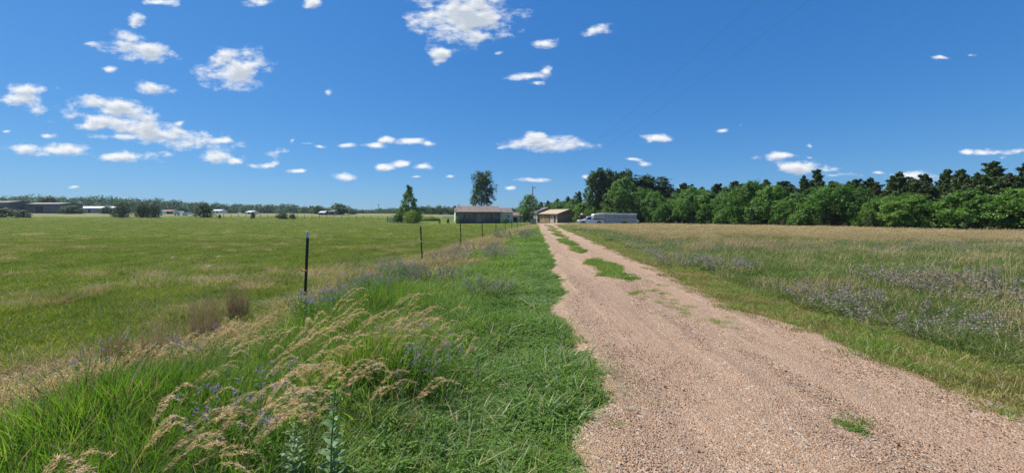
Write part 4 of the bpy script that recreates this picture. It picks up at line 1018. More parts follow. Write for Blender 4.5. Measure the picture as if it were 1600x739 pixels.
# the front row of the shelterbelt: (column, top row, width, kind); the row runs from 44 m right/33 m out to 32 m right/92 m out
def beltY(px, off=0.0):
    # intersection of the column with the row line
    k = (px - 800) / F
    x0, y0, x1, y1 = 45 + off, 30.0, 32.5 + off, 95.0
    m_ = (x1 - x0) / (y1 - y0)
    return (x0 - m_ * y0) / (k - m_)
gB = 'broadleaf trees in the front row of the shelterbelt'
front = [(1024, 300, 44, 'b1', 'dark round broadleaf tree beside the tail of the trailer'),
 (1046, 313, 46, 'l0', 'small pale green broadleaf tree, first light one right of the trailer'),
 (1082, 292, 62, 'b3', 'tall dark green broadleaf tree with a shadowed foot, right of the small pale one'),
 (1112, 302, 56, 'l1', 'pale green broadleaf tree whose round crown leans over the meadow edge'),
 (1136, 292, 50, 'b0', 'narrow mid green broadleaf tree in the left half of the shelterbelt'),
 (1172, 284, 66, 'b2', 'broad high-crowned green tree, the tallest of the shelterbelt left half'),
 (1204, 289, 62, 'b1', 'green broadleaf tree with bright leaf clumps, left of the twin cedar spires'),
 (1240, 303, 54, 'b0', 'low green broadleaf tree in front of the twin cedar spires'),
 (1262, 318, 40, 'l0', 'small bushy pale tree filling the gap below the cedar spires'),
 (1304, 285, 84, 'b3', 'large wide green broadleaf tree in the middle of the shelterbelt'),
 (1344, 300, 52, 'b2', 'mid green broadleaf tree just right of the large wide one'),
 (1380, 308, 58, 'l1', 'pale low broadleaf tree with hanging lower boughs, centre right of the belt'),
 (1424, 304, 78, 'l2', 'bright green broadleaf tree with layered flat boughs'),
 (1455, 322, 44, 'b1', 'small dark broadleaf tree under the wind-bent cedars'),
 (1513, 295, 92, 'l0', 'large bright green tree with two tiers of foliage near the right edge'),
 (1560, 330, 46, 'b0', 'small shaded broadleaf tree between the two largest bright ones'),
 (1600, 292, 84, 'l2', 'bright green tree cut by the right edge of the picture'),
 (1668, 296, 90, 'b2', 'green broadleaf tree outside the right edge')]
for px, top, wd, kd, lb in front:
    pr = (BL if kd[0] == 'b' else BLL)[int(kd[1])]
    if px > 1640: continue
    tree_px(pr, px, top - 3, wd * 1.10, beltY(px, random.uniform(-0.4, 1.8)), lb, group=gB)
gC = 'cedars behind the shelterbelt front row'
words = ['dark pointed cedar', 'ragged dark cedar', 'slim dark cedar', 'dense dark cedar']
cedars = [(1060, 291, 40, 'behind the small pale broadleaf tree'), (1083, 289, 44, 'rising over the tall dark broadleaf tree'), (1108, 294, 40, 'behind the pale leaning crown'), (1140, 291, 40, 'behind the narrow mid green tree'),
 (1185, 288, 46, 'behind the tallest tree of the left half'), (1217, 281, 30, 'with a thin leader, left of the twin spires'), (1235, 284, 34, 'low among the spires'), (1256, 277, 34, 'with the left of the twin spires'), (1277, 268, 40, 'with the tallest of the twin spires'),
 (1300, 280, 40, 'right of the twin spires'), (1326, 280, 36, 'over the right shoulder of the large wide tree'), (1345, 283, 40, 'two left of the broad blue-green clump'), (1370, 290, 50, 'at the dip in the skyline'),
 (1405, 272, 52, 'with a double tip, middle of the right half'), (1430, 283, 44, 'right of the double tipped cedar'), (1447, 286, 40, 'below the bent leader'), (1464, 267, 38, 'with a leader bent by the wind'), (1489, 267, 46, 'with a split feathery top'),
 (1512, 281, 50, 'behind the large bright two-tiered tree'), (1527, 273, 44, 'left of the tallest cedar'), (1552, 256, 60, 'the tallest of all, near the right edge'), (1578, 274, 50, 'between the tallest cedar and the frame edge'), (1604, 257, 60, 'cut by the right edge of the picture')]
for i, (px, top, wd, lb) in enumerate(cedars):
    br = i in (12, 15, 18, 21); pr = CEB[i % 2] if br else CE[i % 4]
    o = tree_px(pr, px, top + (5 if px < 1370 and px not in (1256, 1277) else -1), wd * 1.5, beltY(px, 4.6), ('brownish cedar ' if br else words[i % 4] + ' ') + lb, group=gC)
    if i in (16, 17): o.rotation_euler = (0, R(9), 0)
# filler row added farther back to block sky light between the trunks
for i in range(22):
    px = 1040 + i * 27 + random.uniform(-6, 6); Yb = beltY(px, 9.5)
    tree_px(CE[(i + 1) % 4], px, 292 - (px - 1040) * 0.035 + random.uniform(-4, 5), 74, Yb, 'filler cedar added behind the shelterbelt to block sky light, mostly hidden by nearer trees', group='filler cedars added behind the shelterbelt')
young = [(1177, 19, 'below the tallest tree of the left half'), (1224, 13, 'at the meadow edge left of the low green tree'), (1283, 20, 'in front of the large wide tree'), (1362, 24, 'below the pale low tree, centre right'), (1548, 14, 'in front of the small shaded tree near the right edge')]
for px, hp, lb in young:
    Yb = beltY(px, -2.2); x = XY(px, Yb); h = hp * Yb / F
    plant_tree(CEB[0] if px in (1224, 1548) else CE[1], x, Yb, h + 0.35, h * 1.0, 'waist-high young cedar ' + lb, group='young cedars at the meadow edge')
# tall group behind the trailer
cw = [(931, 266, 26, 100, 'slim leaning cottonwood, leftmost of the tall group above the pickup'), (944, 265, 22, 101, 'slim upright cottonwood, second of the tall group'), (957, 267, 20, 99, 'slim cottonwood between the two spires and the light green tree'),
      (974, 267, 30, 101, 'cottonwood with a notched top behind the light green tree'), (1000, 277, 40, 100, 'spreading cottonwood above the white trailer roof'), (1021, 276, 44, 100, 'cottonwood whose dark crown slopes down to the right of the tall group')]
for i, (px, top, wd, Y, lb) in enumerate(cw): tree_px(CW[i % 3], px, top, wd * 1.5, Y, lb, group='cottonwoods above the trailer')
tree_px(BIG[0], 972, 277, 66, 95, 'big light green tree rising straight behind the middle of the trailer')
tree_px(BIG[1], 1004, 292, 64, 93, 'big dark green tree behind the tail of the trailer')
tree_px(BIG[1], 950, 296, 54, 104, 'dark tree in the shade beneath the slim cottonwoods')
for px, top, wd, Y, lb, pr in ((930, 321, 36, 97, 'low yellow-green bush over the pickup bed', BLL[0]), (955, 323, 40, 93, 'low light green bush behind the trailer nose', BLL[1]), (912, 316, 30, 104, 'light green young tree right of the barn roof', BLL[2]), (895, 309, 36, 118, 'dark broadleaf tree behind the barn gable', BL[0]),
      (878, 313, 32, 124, 'rounded dark tree behind the barn roof ridge', BL[2]), (862, 315, 30, 128, 'mid green tree behind the roof of the cream barn', BL[1]), (905, 300, 30, 122, 'cedar standing over the low trees right of the barn', CE[2]), (888, 308, 26, 132, 'cedar behind the barn gable', CE[0]),
      (871, 311, 24, 134, 'cedar behind the middle of the barn roofs', CE[1]), (856, 314, 24, 136, 'cedar tip above the dark grey barn roof', CE[3]), (846, 316, 22, 138, 'small cedar right of the tree behind the pole', CE[0]), (918, 312, 34, 110, 'deep green tree under the leftmost cottonwood', BL[3])):
    tree_px(pr, px, top, wd * 1.15, Y, lb)
tree_px(broad(341, 6.5, 5.5, 'leaf_mid', n_lobe=26, n_leaf=8000, size=0.16, z0=0.05), 827, 303, 34, 118, 'leafy tree with silvery gaps directly behind the utility pole')
tree_px(BLL[1], 818, 325, 18, 114, 'bright bush left of the cream barn')
# leaning wind-blown tree by the pen, cottonwood behind the house
def lt_env(t): return 1.0 if t < 0.3 else max(0.14, 1.0 - (t - 0.3) * 1.5)
lt = broad(351, 8.8, 7.8, 'leaf_light', n_lobe=44, n_leaf=13000, size=0.15, z0=0.04, top=0.97, lobe_r=(0.07, 0.13), env=lt_env, r0=0.16)
o = tree_px(lt, 637, 290, 46, 103, 'wind-blown tree with a narrow curling top, left of the farmhouse', rz=0.6); o.rotation_euler = (0, R(3), 0.6)
tree_px(broad(352, 3.2, 4.6, 'leaf_yellow', n_lobe=20, n_leaf=7000, size=0.12, z0=0.05, flat=0.6), 645, 330, 26, 100, 'bright yellow-green bush at the foot of the wind-blown tree', cat='bush', name='bush')
tree_px(BLL[2], 622, 331, 18, 102, 'small green bush left of the wind-blown tree trunk', cat='bush', name='bush')
cwh = broad(361, 12.0, 7.6, 'leaf_dark', n_lobe=30, n_leaf=12000, size=0.19, z0=0.33, top=0.93, lobe_r=(0.12, 0.2), r0=0.2, name='cottonwood_tree', lean=0.05, flat=1.1, env=lambda t: 0.95 if t < 0.6 else 0.75)
tree_px(cwh, 751, 267, 42, 125, 'tall open-crowned cottonwood standing behind the farmhouse roof', rz=0.0)
tree_px(broad(371, 1.7, 1.2, 'leaf_yellow', n_lobe=10, n_leaf=2500, size=0.07, z0=0.02, r0=0.03), 714.5, 337, 7, 97.5, 'yellow-green shrub at the left corner of the porch', cat='shrub', name='shrub')
for px, top, wd, Y, lb in ((792, 341, 8, 100, 'dark rounded shrub below the house wing'), (786, 342, 7, 99, 'dark low shrub at the right end of the porch'), (700, 341, 5, 98, 'small dark shrub at the left edge of the house yard'), (687, 344, 3.5, 96, 'tiny dark shrub alone in the pasture near the house')):
    tree_px(BL[1], px, top, wd, Y, lb, cat='shrub', name='shrub')

# far trees that stand out, left of the house
FARP = [broad(401 + i, 6, 6.5, 'leaf_far', n_lobe=16, n_leaf=2600, size=0.34, z0=0.03, flat=0.85) for i in range(3)]
DK = [broad(411 + i, 5, 4.6, 'cedar', n_lobe=16, n_leaf=3800, size=0.20, z0=0.02) for i in range(2)]
for px, top, wd, Y, lb, dark in ((6, 325, 34, 108, 'dark bush at the far left edge, in front of the long grey shed', 1), (36, 328, 20, 108, 'low dark bush before the middle of the long grey shed', 1), (112, 321, 26, 160, 'dark rounded bush between the grey shed and the pale building', 1),
     (190, 316, 22, 118, 'dark tree at the right end of the pale long building', 1), (222, 317, 18, 121, 'dark tree left of the rust red shed, left of a pair', 1), (240, 318, 18, 122, 'dark tree left of the rust red shed, right of a pair', 1),
     (75, 306, 34, 190, 'dark tree crown rising over the roof of the long grey shed', 1), (168, 323, 18, 168, 'small green bush before the pale long building', 0), (285, 323, 18, 200, 'rounded tree above the white trailers', 0), (318, 317, 24, 128, 'dark two-topped tree standing alone in the far pasture', 1),
     (395, 331, 6, 120, 'small dark bush before the pale far cabin', 1), (441, 332, 18, 118, 'wide low dark bush far out in the pasture', 1), (457, 334, 9, 118, 'small dark bush right of the wide low one', 1), (343, 335, 4, 118, 'tiny black bush alone at the pasture edge', 1),
     (497, 322, 22, 215, 'round green tree behind the brown roofed far cabin', 0), (530, 319, 34, 200, 'largest round green tree on the far left horizon', 0), (551, 327, 14, 215, 'low tree right of the largest far round tree', 0)):
    tree_px((DK if dark else FARP)[int(px) % 2], px, top, wd * 1.05, Y, lb, group=None)
# the distant woods read as one mass
rs = np.random.default_rng(77); acc_ = Acc()
def farcrown(px, top, Y, wm):
    x = XY(px, Y); z = gz(x, Y); H = max(2.5, ZZ(top, Y) - z); n = 520
    (V, Q, T), C = lobed_crown(rs, H, wm, 9, n, 0.75 * Y / 330, z0=0.02, flat=0.9)
    V = V + np.array([[x, Y, z]]); acc_.add((V, Q, np.full_like(T, 0.0) + T * 0.6 + rs.uniform(0, 0.4)))
def skyline(px): return np.interp(px, [-60, 0, 40, 90, 130, 150, 190, 240, 280, 320, 360, 400, 450, 490, 540, 570, 600, 650, 700, 760, 860], [308, 309, 305, 309, 307, 304, 310, 311, 314, 317, 319, 321, 320, 324, 327, 330, 328, 325, 325, 326, 328])
for px in np.arange(-50, 860, 5.2):
    Y = np.interp(px, [-50, 250, 400, 860], [250, 300, 380, 400]) * rs.uniform(0.92, 1.12)
    farcrown(px + rs.uniform(-3, 3), skyline(px) + rs.uniform(-1.2, 3.2), Y, rs.uniform(9, 15))
for px in np.arange(640, 720, 9): farcrown(px, rs.uniform(323, 328), 230, 8)
wo_ = link(bpy.data.objects.new('distant_woods', acc_.mesh('distant_woods', [M['leaf_far']]))); tag(wo_, kind='stuff')

# far buildings on the left
def far_box(name, pxl, pxr, top, Y, label, cat, wall, roof, depth=6, rise=0.5, axis='x', rz=0.0, extras=()):
    x = XY(pxl, Y); z = gz(x, Y); Lx = (pxr - pxl) * Y / F; h = ZZ(top, Y) - z
    root = empty(name, (x, Y, z), rz); tag(root, label, cat)
    hw = h - rise
    shell(root, 0, Lx, 0, depth, hw, h - 0.05, M[wall], axis); gable_roof(root, 0, Lx, 0, depth, hw, h - 0.05, M[roof], over=0.2, axis=axis)
    for (u, w_, zz, hh, mt, nm) in extras: MB().box((u * Lx, -0.03, zz * hw), (w_, 0.08, hh)).build(nm, M[mt], root)
    return root
far_box('shed', -12, 93, 316.5, 165, 'long weathered grey shed behind the bushes at the far left', 'shed', 'shed_grey', 'shed_grey', 9, 0.7, extras=[(0.3, 3, 0.4, 2.6, 'under', 'door'), (0.7, 3, 0.4, 2.6, 'under', 'door')])
far_box('barn', -40, 13, 313.5, 160, 'taller grey barn cut off by the left edge of the picture', 'barn', 'shed_grey', 'roof_grey', 9, 0.9, extras=[(0.8, 2, 0.35, 2.2, 'under', 'door')])
far_box('long_building', 114, 181, 322.5, 190, 'long low pale building with a white roof on the far left', 'building', 'wall_blue', 'roof_light', 7, 0.9, extras=[(0.15, 1.0, 0.5, 1.1, 'under', 'window'), (0.38, 1.2, 0.4, 1.7, 'under', 'door'), (0.6, 1.0, 0.5, 1.0, 'under', 'window'), (0.85, 1.0, 0.5, 1.0, 'under', 'window')])
far_box('shed', 248, 268, 328.5, 180, 'rust red open shed between dark trees on the left horizon', 'shed', 'barn_red', 'barn_red', 5, 0.5, extras=[(0.5, 3.6, 0.4, 1.0, 'under', 'opening')])
far_box('white_house', 329, 344, 327.5, 240, 'tiny white house right of the two-topped tree', 'house', 'white', 'roof_light', 6, 0.8, extras=[(0.3, 1, 0.5, 0.9, 'under', 'window'), (0.7, 1, 0.5, 0.9, 'under', 'window')])
far_box('cabin', 384, 394, 329.5, 200, 'tiny pale cabin beside a small dark bush', 'cabin', 'white', 'roof_light', 5, 0.7, extras=[(0.5, 0.8, 0.4, 1.4, 'under', 'door')])
far_box('cabin', 498, 507, 330, 190, 'tiny brown house with white roof among the far trees', 'cabin', 'barn_red', 'roof_light', 5, 0.8, extras=[(0.5, 0.8, 0.4, 1.2, 'under', 'door')])
far_box('cabin', 513, 523, 328, 192, 'tiny grey house in front of the largest far round tree', 'cabin', 'wall_blue', 'roof_grey', 5, 0.9, extras=[(0.35, 0.9, 0.5, 1.0, 'under', 'window'), (0.7, 0.9, 0.5, 1.0, 'under', 'window')])
for px, wd, lb, in ((249, 9, 'white stock trailer parked left of the rust red shed front'), (276, 12, 'white camper parked right of the rust red shed'), (289, 10, 'low white cart right of the white camper')):
    Y = 150; x = XY(px - wd / 2, Y); Lx = wd * Y / F
    root = empty('parked_trailer', (x, Y, gz(x, Y))); tag(root, lb, 'trailer')
    MB().prism([(0, 0.5), (0.1, 1.25 if px > 285 else 1.7), (Lx * 0.9, 1.35 if px > 285 else 1.85), (Lx, 0.9), (Lx, 0.5)], 0, 2.0).build('body', M['white'], root, bevel=0.05)
    for u in (0.3, 0.7): wheel(root, Lx * u, 0.1, 0.33, 0.2, rimm='white')
    MB().box((Lx * 0.5, -0.02, 1.1), (Lx * 0.4, 0.03, 0.3)).build('window', M['glass'], root)
# hay-coloured mound with weeds, white board fence
mx, my = XY(671, 128), 128.0
mb = MB(); mb.ball((0, 0, 0), (3.6, 2.2, 1.75), 22, 12); mb.v = [(x + 0.15 * math.sin(y * 3), y, z + 0.14 * math.sin(x * 2.3 + y)) for x, y, z in mb.v]
o = mb.build('earth_mound', M['ground'], smooth=True, loc=(mx, my, gz(mx, my) - 0.1)); tag(o, 'long low grassy mound between the wind-blown tree and the house', 'mound')
wx, wy = XY(692, 150), 150.0
wf = empty('board_fence', (wx, wy, gz(wx, wy))); tag(wf, 'white board fence seen just left of the farmhouse', 'fence')
for i in range(5): MB().box((i * 1.25, 0, 0.55), (0.12, 0.12, 1.3)).build('post', M['white'], wf)
for z in (0.45, 0.95): MB().box((2.5, -0.09, z), (5.0, 0.04, 0.2)).build('rail', M['white'], wf)
# the far pasture fence: posts along its edge
fp0 = MB().tube([(0, 0, -0.2), (0, 0, 1.25)], 0.07, 6).build('far_fence_post', M['pole_wood'])
pos_ = [(px, 133 + 6 * math.sin(px)) for px in np.arange(338, 600, 11.5)]
for i, (px, Y) in enumerate(pos_):
    o = fp0 if i == 0 else fp0.copy()
    if i: COL.objects.link(o)
    x = XY(px, Y); o.location = (x, Y, gz(x, Y)); tag(o, 'tiny weathered wooden post of the far pasture fence', 'fence post', 'posts of the far pasture fence')
fx, fY = XY(591.5, 260), 260.0
fpo = empty('utility_pole', (fx, fY, gz(fx, fY))); tag(fpo, 'tiny thin utility pole on the left horizon', 'utility pole')
MB().tube([(0, 0, 0), (0, 0, 6.4)], 0.16, 6).build('pole', M['pole_wood'], fpo); MB().box((0, 0, 5.9), (2.0, 0.12, 0.14)).build('crossarm', M['pole_wood'], fpo)

# ------------------------------------------------------------------ air
HAZE = 0.00018
hz = MB().box((0, 1480, 5.6), (6400, 3300, 17.6)).build('haze', [bpy.data.materials.new('haze')]); tag(hz, kind='stuff')
m = hz.data.materials[0]; m.use_nodes = True; t = m.node_tree
for n in list(t.nodes): t.nodes.remove(n)
o_ = t.nodes.new('ShaderNodeOutputMaterial'); v_ = t.nodes.new('ShaderNodeVolumePrincipled')
v_.inputs['Density'].default_value = HAZE; v_.inputs['Color'].default_value = (0.72, 0.84, 0.95, 1); v_.inputs['Anisotropy'].default_value = 0.2
t.links.new(v_.outputs[0], o_.inputs['Volume'])
# ------------------------------------------------------------------ grass, weeds and stones
gt = ('grass_tall', 'straw'); P_ = lambda *a: [M[k] for k in a]
# pasture
past_short = [t_grass(0.035, 0.10, 170, 0.24, 0.007, P_('pasture', 'straw'), 0.10, lean=0.5, curl=0.7) for _ in range(3)]
past_long = [t_grass(0.08, 0.20, 110, 0.2, 0.006, P_('pasture', 'straw'), 0.22, lean=0.5, curl=0.8, wind=0.2) for _ in range(3)]
thatch = [t_grass(0.05, 0.16, 90, 0.2, 0.006, P_('straw', 'straw'), 0.1, lean=1.2, curl=0.9) for _ in range(2)]
xs, ys_, pk, sc = [], [], [], []
for y0, y1, n, sm in ((1.6, 8, 5200, 1.0), (8, 25, 17000, 1.25), (25, 85, 26000, 2.3), (85, 150, 16000, 3.6)):
    x, y = cand(y0, y1, n); v = fence_x(y) - x; ok = (rng.uniform(0, 1, n) < 1 - sst(110, 150, np.hypot(x, y) * 0.8)) & (v > -0.35 + 0.5 * (vnoise(x, y, 1.0, 1) - 0.5)) & ((y < 85) | (x < -30) )
    x, y, v = x[ok], y[ok], v[ok]
    rough = 0.50 + 0.95 * (vnoise(x, y, 1.3, 2) * 0.6 + vnoise(x, y, 0.5, 3) * 0.4 - 0.5) + 0.08 * (1 - sst(7, 16, y)) + (0.26 - 0.06 * (y < 6)) * np.exp(-v / 1.5) - 0.05 * sst(8, 30, y) + 0.22 * (vnoise(x, y, 5, 12) - 0.5)
    r_ = rng.uniform(0, 1, len(x)); p = rng.integers(0, 3, len(x))
    p = np.where(rough + 0.25 * (r_ - 0.5) > 0.70, 3 + p, p); p = np.where(rough + 0.3 * (rng.uniform(0, 1, len(x)) - 0.5) > 0.80, 6 + rng.integers(0, 2, len(x)), p)
    xs.append(x); ys_.append(y); pk.append(p); sc.append(np.stack([np.full(len(x), sm), np.full(len(x), sm), 1 + 0.12 * (sm - 1) + 0 * x], 1) * rng.uniform(0.75, 1.25, (len(x), 1)))
x, y, p, s_ = map(np.concatenate, (xs, ys_, pk, sc))
scatter('pasture_grass', past_short + past_long + thatch, x, y, terrain(x, y), p, rng.uniform(0, 6.28, len(x)), s_)

# verge
v_short = [t_grass(0.08, 0.22, 110, 0.17, 0.007, P_('grass_verge', 'straw'), 0.07, lean=0.6, curl=0.8, wind=0.06) for _ in range(3)]
v_mid = [t_grass(0.10, 0.30, 90, 0.16, 0.0095, P_('grass_verge', 'straw'), 0.09, lean=0.4, curl=0.8, wind=0.10) for _ in range(3)]
v_tall = [t_grass(0.18, 0.44, 85, 0.16, 0.0085, P_('grass_tall', 'straw'), 0.12, lean=0.22, curl=0.6, wind=0.16, seg=4) for _ in range(3)]
clov = [t_clover(210, 0.17, 0.13, 0.011), t_clover(170, 0.14, 0.09, 0.010), t_clover(250, 0.2, 0.17, 0.012)]
meadm = [t_tubeheads(26, 0.2, 0.3, 0.55) for _ in range(2)]
weeds = [t_weedbush(14, 0.2, 0.25, 0.42) for _ in range(2)]
M['broadblade'] = veg('broad_grass_blade', [(0.1, (0.09, 0.15, 0.05)), (0.5, (0.16, 0.24, 0.085)), (0.9, (0.28, 0.36, 0.16))], 0.3, rough=0.5, spec=0.25)
leafw = [t_leafweed(70, 0.14, 0.10, 0.26), t_leafweed(55, 0.12, 0.08, 0.2)]
wideb = [t_grass(0.14, 0.34, 34, 0.16, 0.015, P_('broadblade', 'straw'), 0.12, lean=0.4, curl=1.3, wind=0.1, seg=4) for _ in range(2)] + [t_grass(0.03, 0.13, 60, 0.18, 0.006, P_('straw', 'brownstem'), 0.3, lean=1.1, curl=0.9)]
lib = v_short + v_mid + v_tall + clov + meadm + weeds + wideb + leafw      # 0-2, 3-5, 6-8, 9-11, 12-13, 14-15
xs, ys_, pk, sc = [], [], [], []
def put(x, y, p, s): xs.append(x); ys_.append(y); pk.append(p); sc.append(s)
for y0, y1, n, sm in ((1.3, 4, 9000, 1.0), (4, 9, 16000, 1.0), (9, 24, 42000, 1.2), (24, 82, 75000, 1.9)):
    x, y = cand(y0, y1, n); v = x - fence_x(y); dr = road_l(y) - x
    ok = (v > -0.3) & (dr > 0.14 - 0.14 * vnoise(x, y, 0.4, 5) - 0.06 * sst(8, 20, y)); x, y, v, dr = x[ok], y[ok], v[ok], dr[ok]; n = len(x)
    r_ = rng.uniform(0, 1, n); n1_ = vnoise(x, y, 0.9, 21); n2_ = vnoise(x, y, 0.45, 22); n3_ = vnoise(x, y, 3.0, 23)
    k3 = rng.integers(0, 3, n); k2 = rng.integers(0, 2, n)
    p = 3 + k3
    near = y < 9
    tallm = sst(1.5, 2.5, dr + 0.6 * (n1_ - 0.5)) * (1 - sst(3.8, 6.5, y)) * sst(0.5, 1.7, v + 0.6 * (n1_ - 0.5))
    p = np.where(r_ < tallm, 6 + k3, p)
    cl = (1 - sst(0.9, 2.6, dr + 1.2 * (n2_ - 0.5) + 0.6 * (n1_ - 0.5)))
    r2 = rng.uniform(0, 1, n)
    p = np.where(r2 < cl * 0.72, 9 + k3, p); p = np.where((r2 >= cl * 0.72) & (dr < 1.2) & (r_ < 0.5), k3, p)
    p = np.where((dr < 0.35) & (rng.uniform(0, 1, n) < 0.35), k3, p)
    r4 = rng.uniform(0, 1, n); p = np.where((r4 < 0.10 + 0.10 * (n3_ > 0.5)) & (y < 14), 16 + k2, p); p = np.where((r4 > 0.89), 18, p); p = np.where((r4 > 0.52) & (r4 < 0.86) & (dr < 2.6) & (n2_ > 0.42), 19 + k2, p)
    # farther out the fence side turns to dry stems and grey-lavender weeds
    p = np.where((v < 1.0) & (rng.uniform(0, 1, n) < 0.6 * (1 - sst(0.3, 1.0, v + 0.7 * (n2_ - 0.5)))), k3, p)
    p = np.where((v < 0.9) & (rng.uniform(0, 1, n) < 0.22 * (1 - sst(0.2, 0.9, v))), 12 + k2, p)
    wm = 0.6 * sst(7.5, 13, y) * (1 - sst(1.0, 2.2, v + 0.8 * (n1_ - 0.5))); r3 = rng.uniform(0, 1, n)
    p = np.where(r3 < wm * 0.62, 12 + k2, p); p = np.where((r3 < wm * 0.95) & (r3 > wm * 0.62) & (n3_ > 0.42), 14 + k2, p)
    keep = (rng.uniform(0, 1, n) < np.where((p >= 14) & (p < 16), 0.6, np.where((p == 12) | (p == 13), 0.7, 1.0)) * (0.62 + 0.55 * sst(0.35, 0.55, n2_)))
    s = sm * rng.uniform(0.75, 1.25, n); s = s * np.where(p < 12, 0.8 + 0.4 * n1_, 1) * np.where((dr < 0.3) & (p > 2) & (p < 9), 0.6, 1)
    hv = (0.55 + 0.45 * sst(0.3, 2.0, dr)) * np.where(y < 8, 0.42 + 0.58 * sst(0.0, 1.6, v), 0.70)
    zs = s / sm * hv * (0.75 + 0.5 * n1_) * np.where((p >= 12) & (y > 9), 0.72, 1.0)
    put(x[keep], y[keep], p[keep], np.stack([s, s, zs], 1)[keep])
x, y, p, s_ = map(np.concatenate, (xs, ys_, pk, sc))
rz_ = np.where((p >= 6) & (p < 9) | (p == 12) | (p == 13), rng.normal(0, 0.9, len(x)), rng.uniform(0, 6.28, len(x)))
scatter('verge_grass', lib, x, y, terrain(x, y), p, rz_, s_)

# bowed seed heads over the tall grass
br = [t_brome([2, 3, 1, 2][i % 4], 0.07, 0.50, 0.68, 0.42 + 0.05 * (i % 5)) for i in range(10)]
# drifts read off the photograph: where the heads stand, as (column, row, half width, half height, plants)
hx, hy = [], []
for px, py, rx, ry, n in ((640, 505, 45, 30, 60), (585, 520, 50, 40, 60), (530, 500, 40, 28, 55), (490, 545, 50, 40, 85), (440, 600, 30, 30, 40), (560, 535, 45, 30, 26), (345, 525, 45, 22, 40), (400, 510, 40, 25, 25), (430, 560, 25, 30, 25), (318, 590, 22, 22, 14), (325, 625, 30, 30, 34), (228, 665, 18, 24, 12), (385, 640, 35, 40, 20),
                          (20, 722, 40, 12, 8), (280, 560, 30, 22, 14), (250, 640, 20, 20, 8), (700, 560, 35, 40, 6), (600, 590, 50, 25, 6)):
    n = max(2, int(round(n * 0.21))); qx = px - 20 + rng.normal(0, 0.6, n) * rx; qy = np.maximum(py - 26 + rng.normal(0, 0.6, n) * ry, 440)
    Yh = (CH - 0.58) * F / (qy - HOR); hx.append((qx - 800) / F * Yh); hy.append(Yh)
x, y = np.concatenate(hx), np.concatenate(hy); ok = x > fence_x(y) - 0.2; x, y = x[ok], y[ok]
scatter('seed_heads', br, x, y, terrain(x, y), rng.integers(0, 10, len(x)), rng.normal(0.1, 0.35, len(x)), rng.uniform(0.68, 0.98, len(x)), 0.1)

# alfalfa in flower, near the fence and in patches
alf = [t_alfalfa(12, 0.14, 0.3, 0.5), t_alfalfa(9, 0.11, 0.35, 0.55), t_alfalfa(14, 0.16, 0.25, 0.42, 0.4)]
n = 3200; y = rng.uniform(1.6, 9.5, n); v = rng.uniform(0.0, 3.4, n) ** 1.0; x = fence_x(y) + v
dens = sst(0.40, 0.6, vnoise(x, y, 0.8, 41)) * (1 - sst(0.7, 1.6, v)) * sst(2.5, 3.6, y) * (0.12 + 0.5 * sst(4.2, 5.5, y)) + 0.4 * np.exp(-((x + 1.75) / 0.28) ** 2 - ((y - 2.45) / 0.3) ** 2) + 0.5 * np.exp(-((x + 0.85) / 0.2) ** 2 - ((y - 3.4) / 0.3) ** 2)
ok = (rng.uniform(0, 1, n) < dens * 0.5); x, y = x[ok], y[ok]
scatter('purple_wildflowers', alf, x, y, terrain(x, y), rng.integers(0, 3, len(x)), rng.uniform(0, 6.28, len(x)), rng.uniform(0.8, 1.15, len(x)))

# roadside strip and track weeds
mown = [t_grass(0.02, 0.075, 130, 0.16, 0.006, P_('mown', 'straw'), 0.15, lean=0.7, curl=0.8) for _ in range(3)]
mg = [t_grass(0.05, 0.12, 90, 0.15, 0.006, P_('grass_verge', 'straw'), 0.1, lean=0.6, curl=0.8) for _ in range(2)]
low = [t_clover(110, 0.12, 0.05, 0.014), t_clover(80, 0.10, 0.04, 0.013)]
xs, ys_, pk, sc = [], [], [], []
for y0, y1, n, sm in ((1.6, 9, 17000, 1.0), (9, 24, 34000, 1.25), (24, 88, 50000, 2.0)):
    x, y = cand(y0, y1, n); rr = x - road_r(y); wdt = 1.15 + 0.5 * vnoise(x, y, 1.5, 51) + 0.25 * sst(8, 2, y)
    ok = (rr > -0.14 - 0.15 * vnoise(x, y, 0.5, 52)) & (rr < wdt + 0.3); x, y, rr, wdt = x[ok], y[ok], rr[ok], wdt[ok]; n = len(x)
    # thin and broken at the very edge of the gravel
    ok = rng.uniform(0, 1, n) < 0.25 + 0.75 * sst(-0.1, 0.35, rr); x, y, rr = x[ok], y[ok], rr[ok]; n = len(x)
    gr = sst(0.45, 0.7, vnoise(x, y, 0.6, 53) * 0.6 + 0.4 * rng.uniform(0, 1, n) + 0.12 * sst(0.3, 1.3, rr))
    p = np.where(rng.uniform(0, 1, n) < gr * 0.28, 3 + rng.integers(0, 2, n), rng.integers(0, 3, n))
    put(x, y, p, np.stack([sm * np.ones(n)] * 2 + [np.full(n, 1 + 0.2 * (sm - 1))], 1) * rng.uniform(0.7, 1.2, (n, 1)))
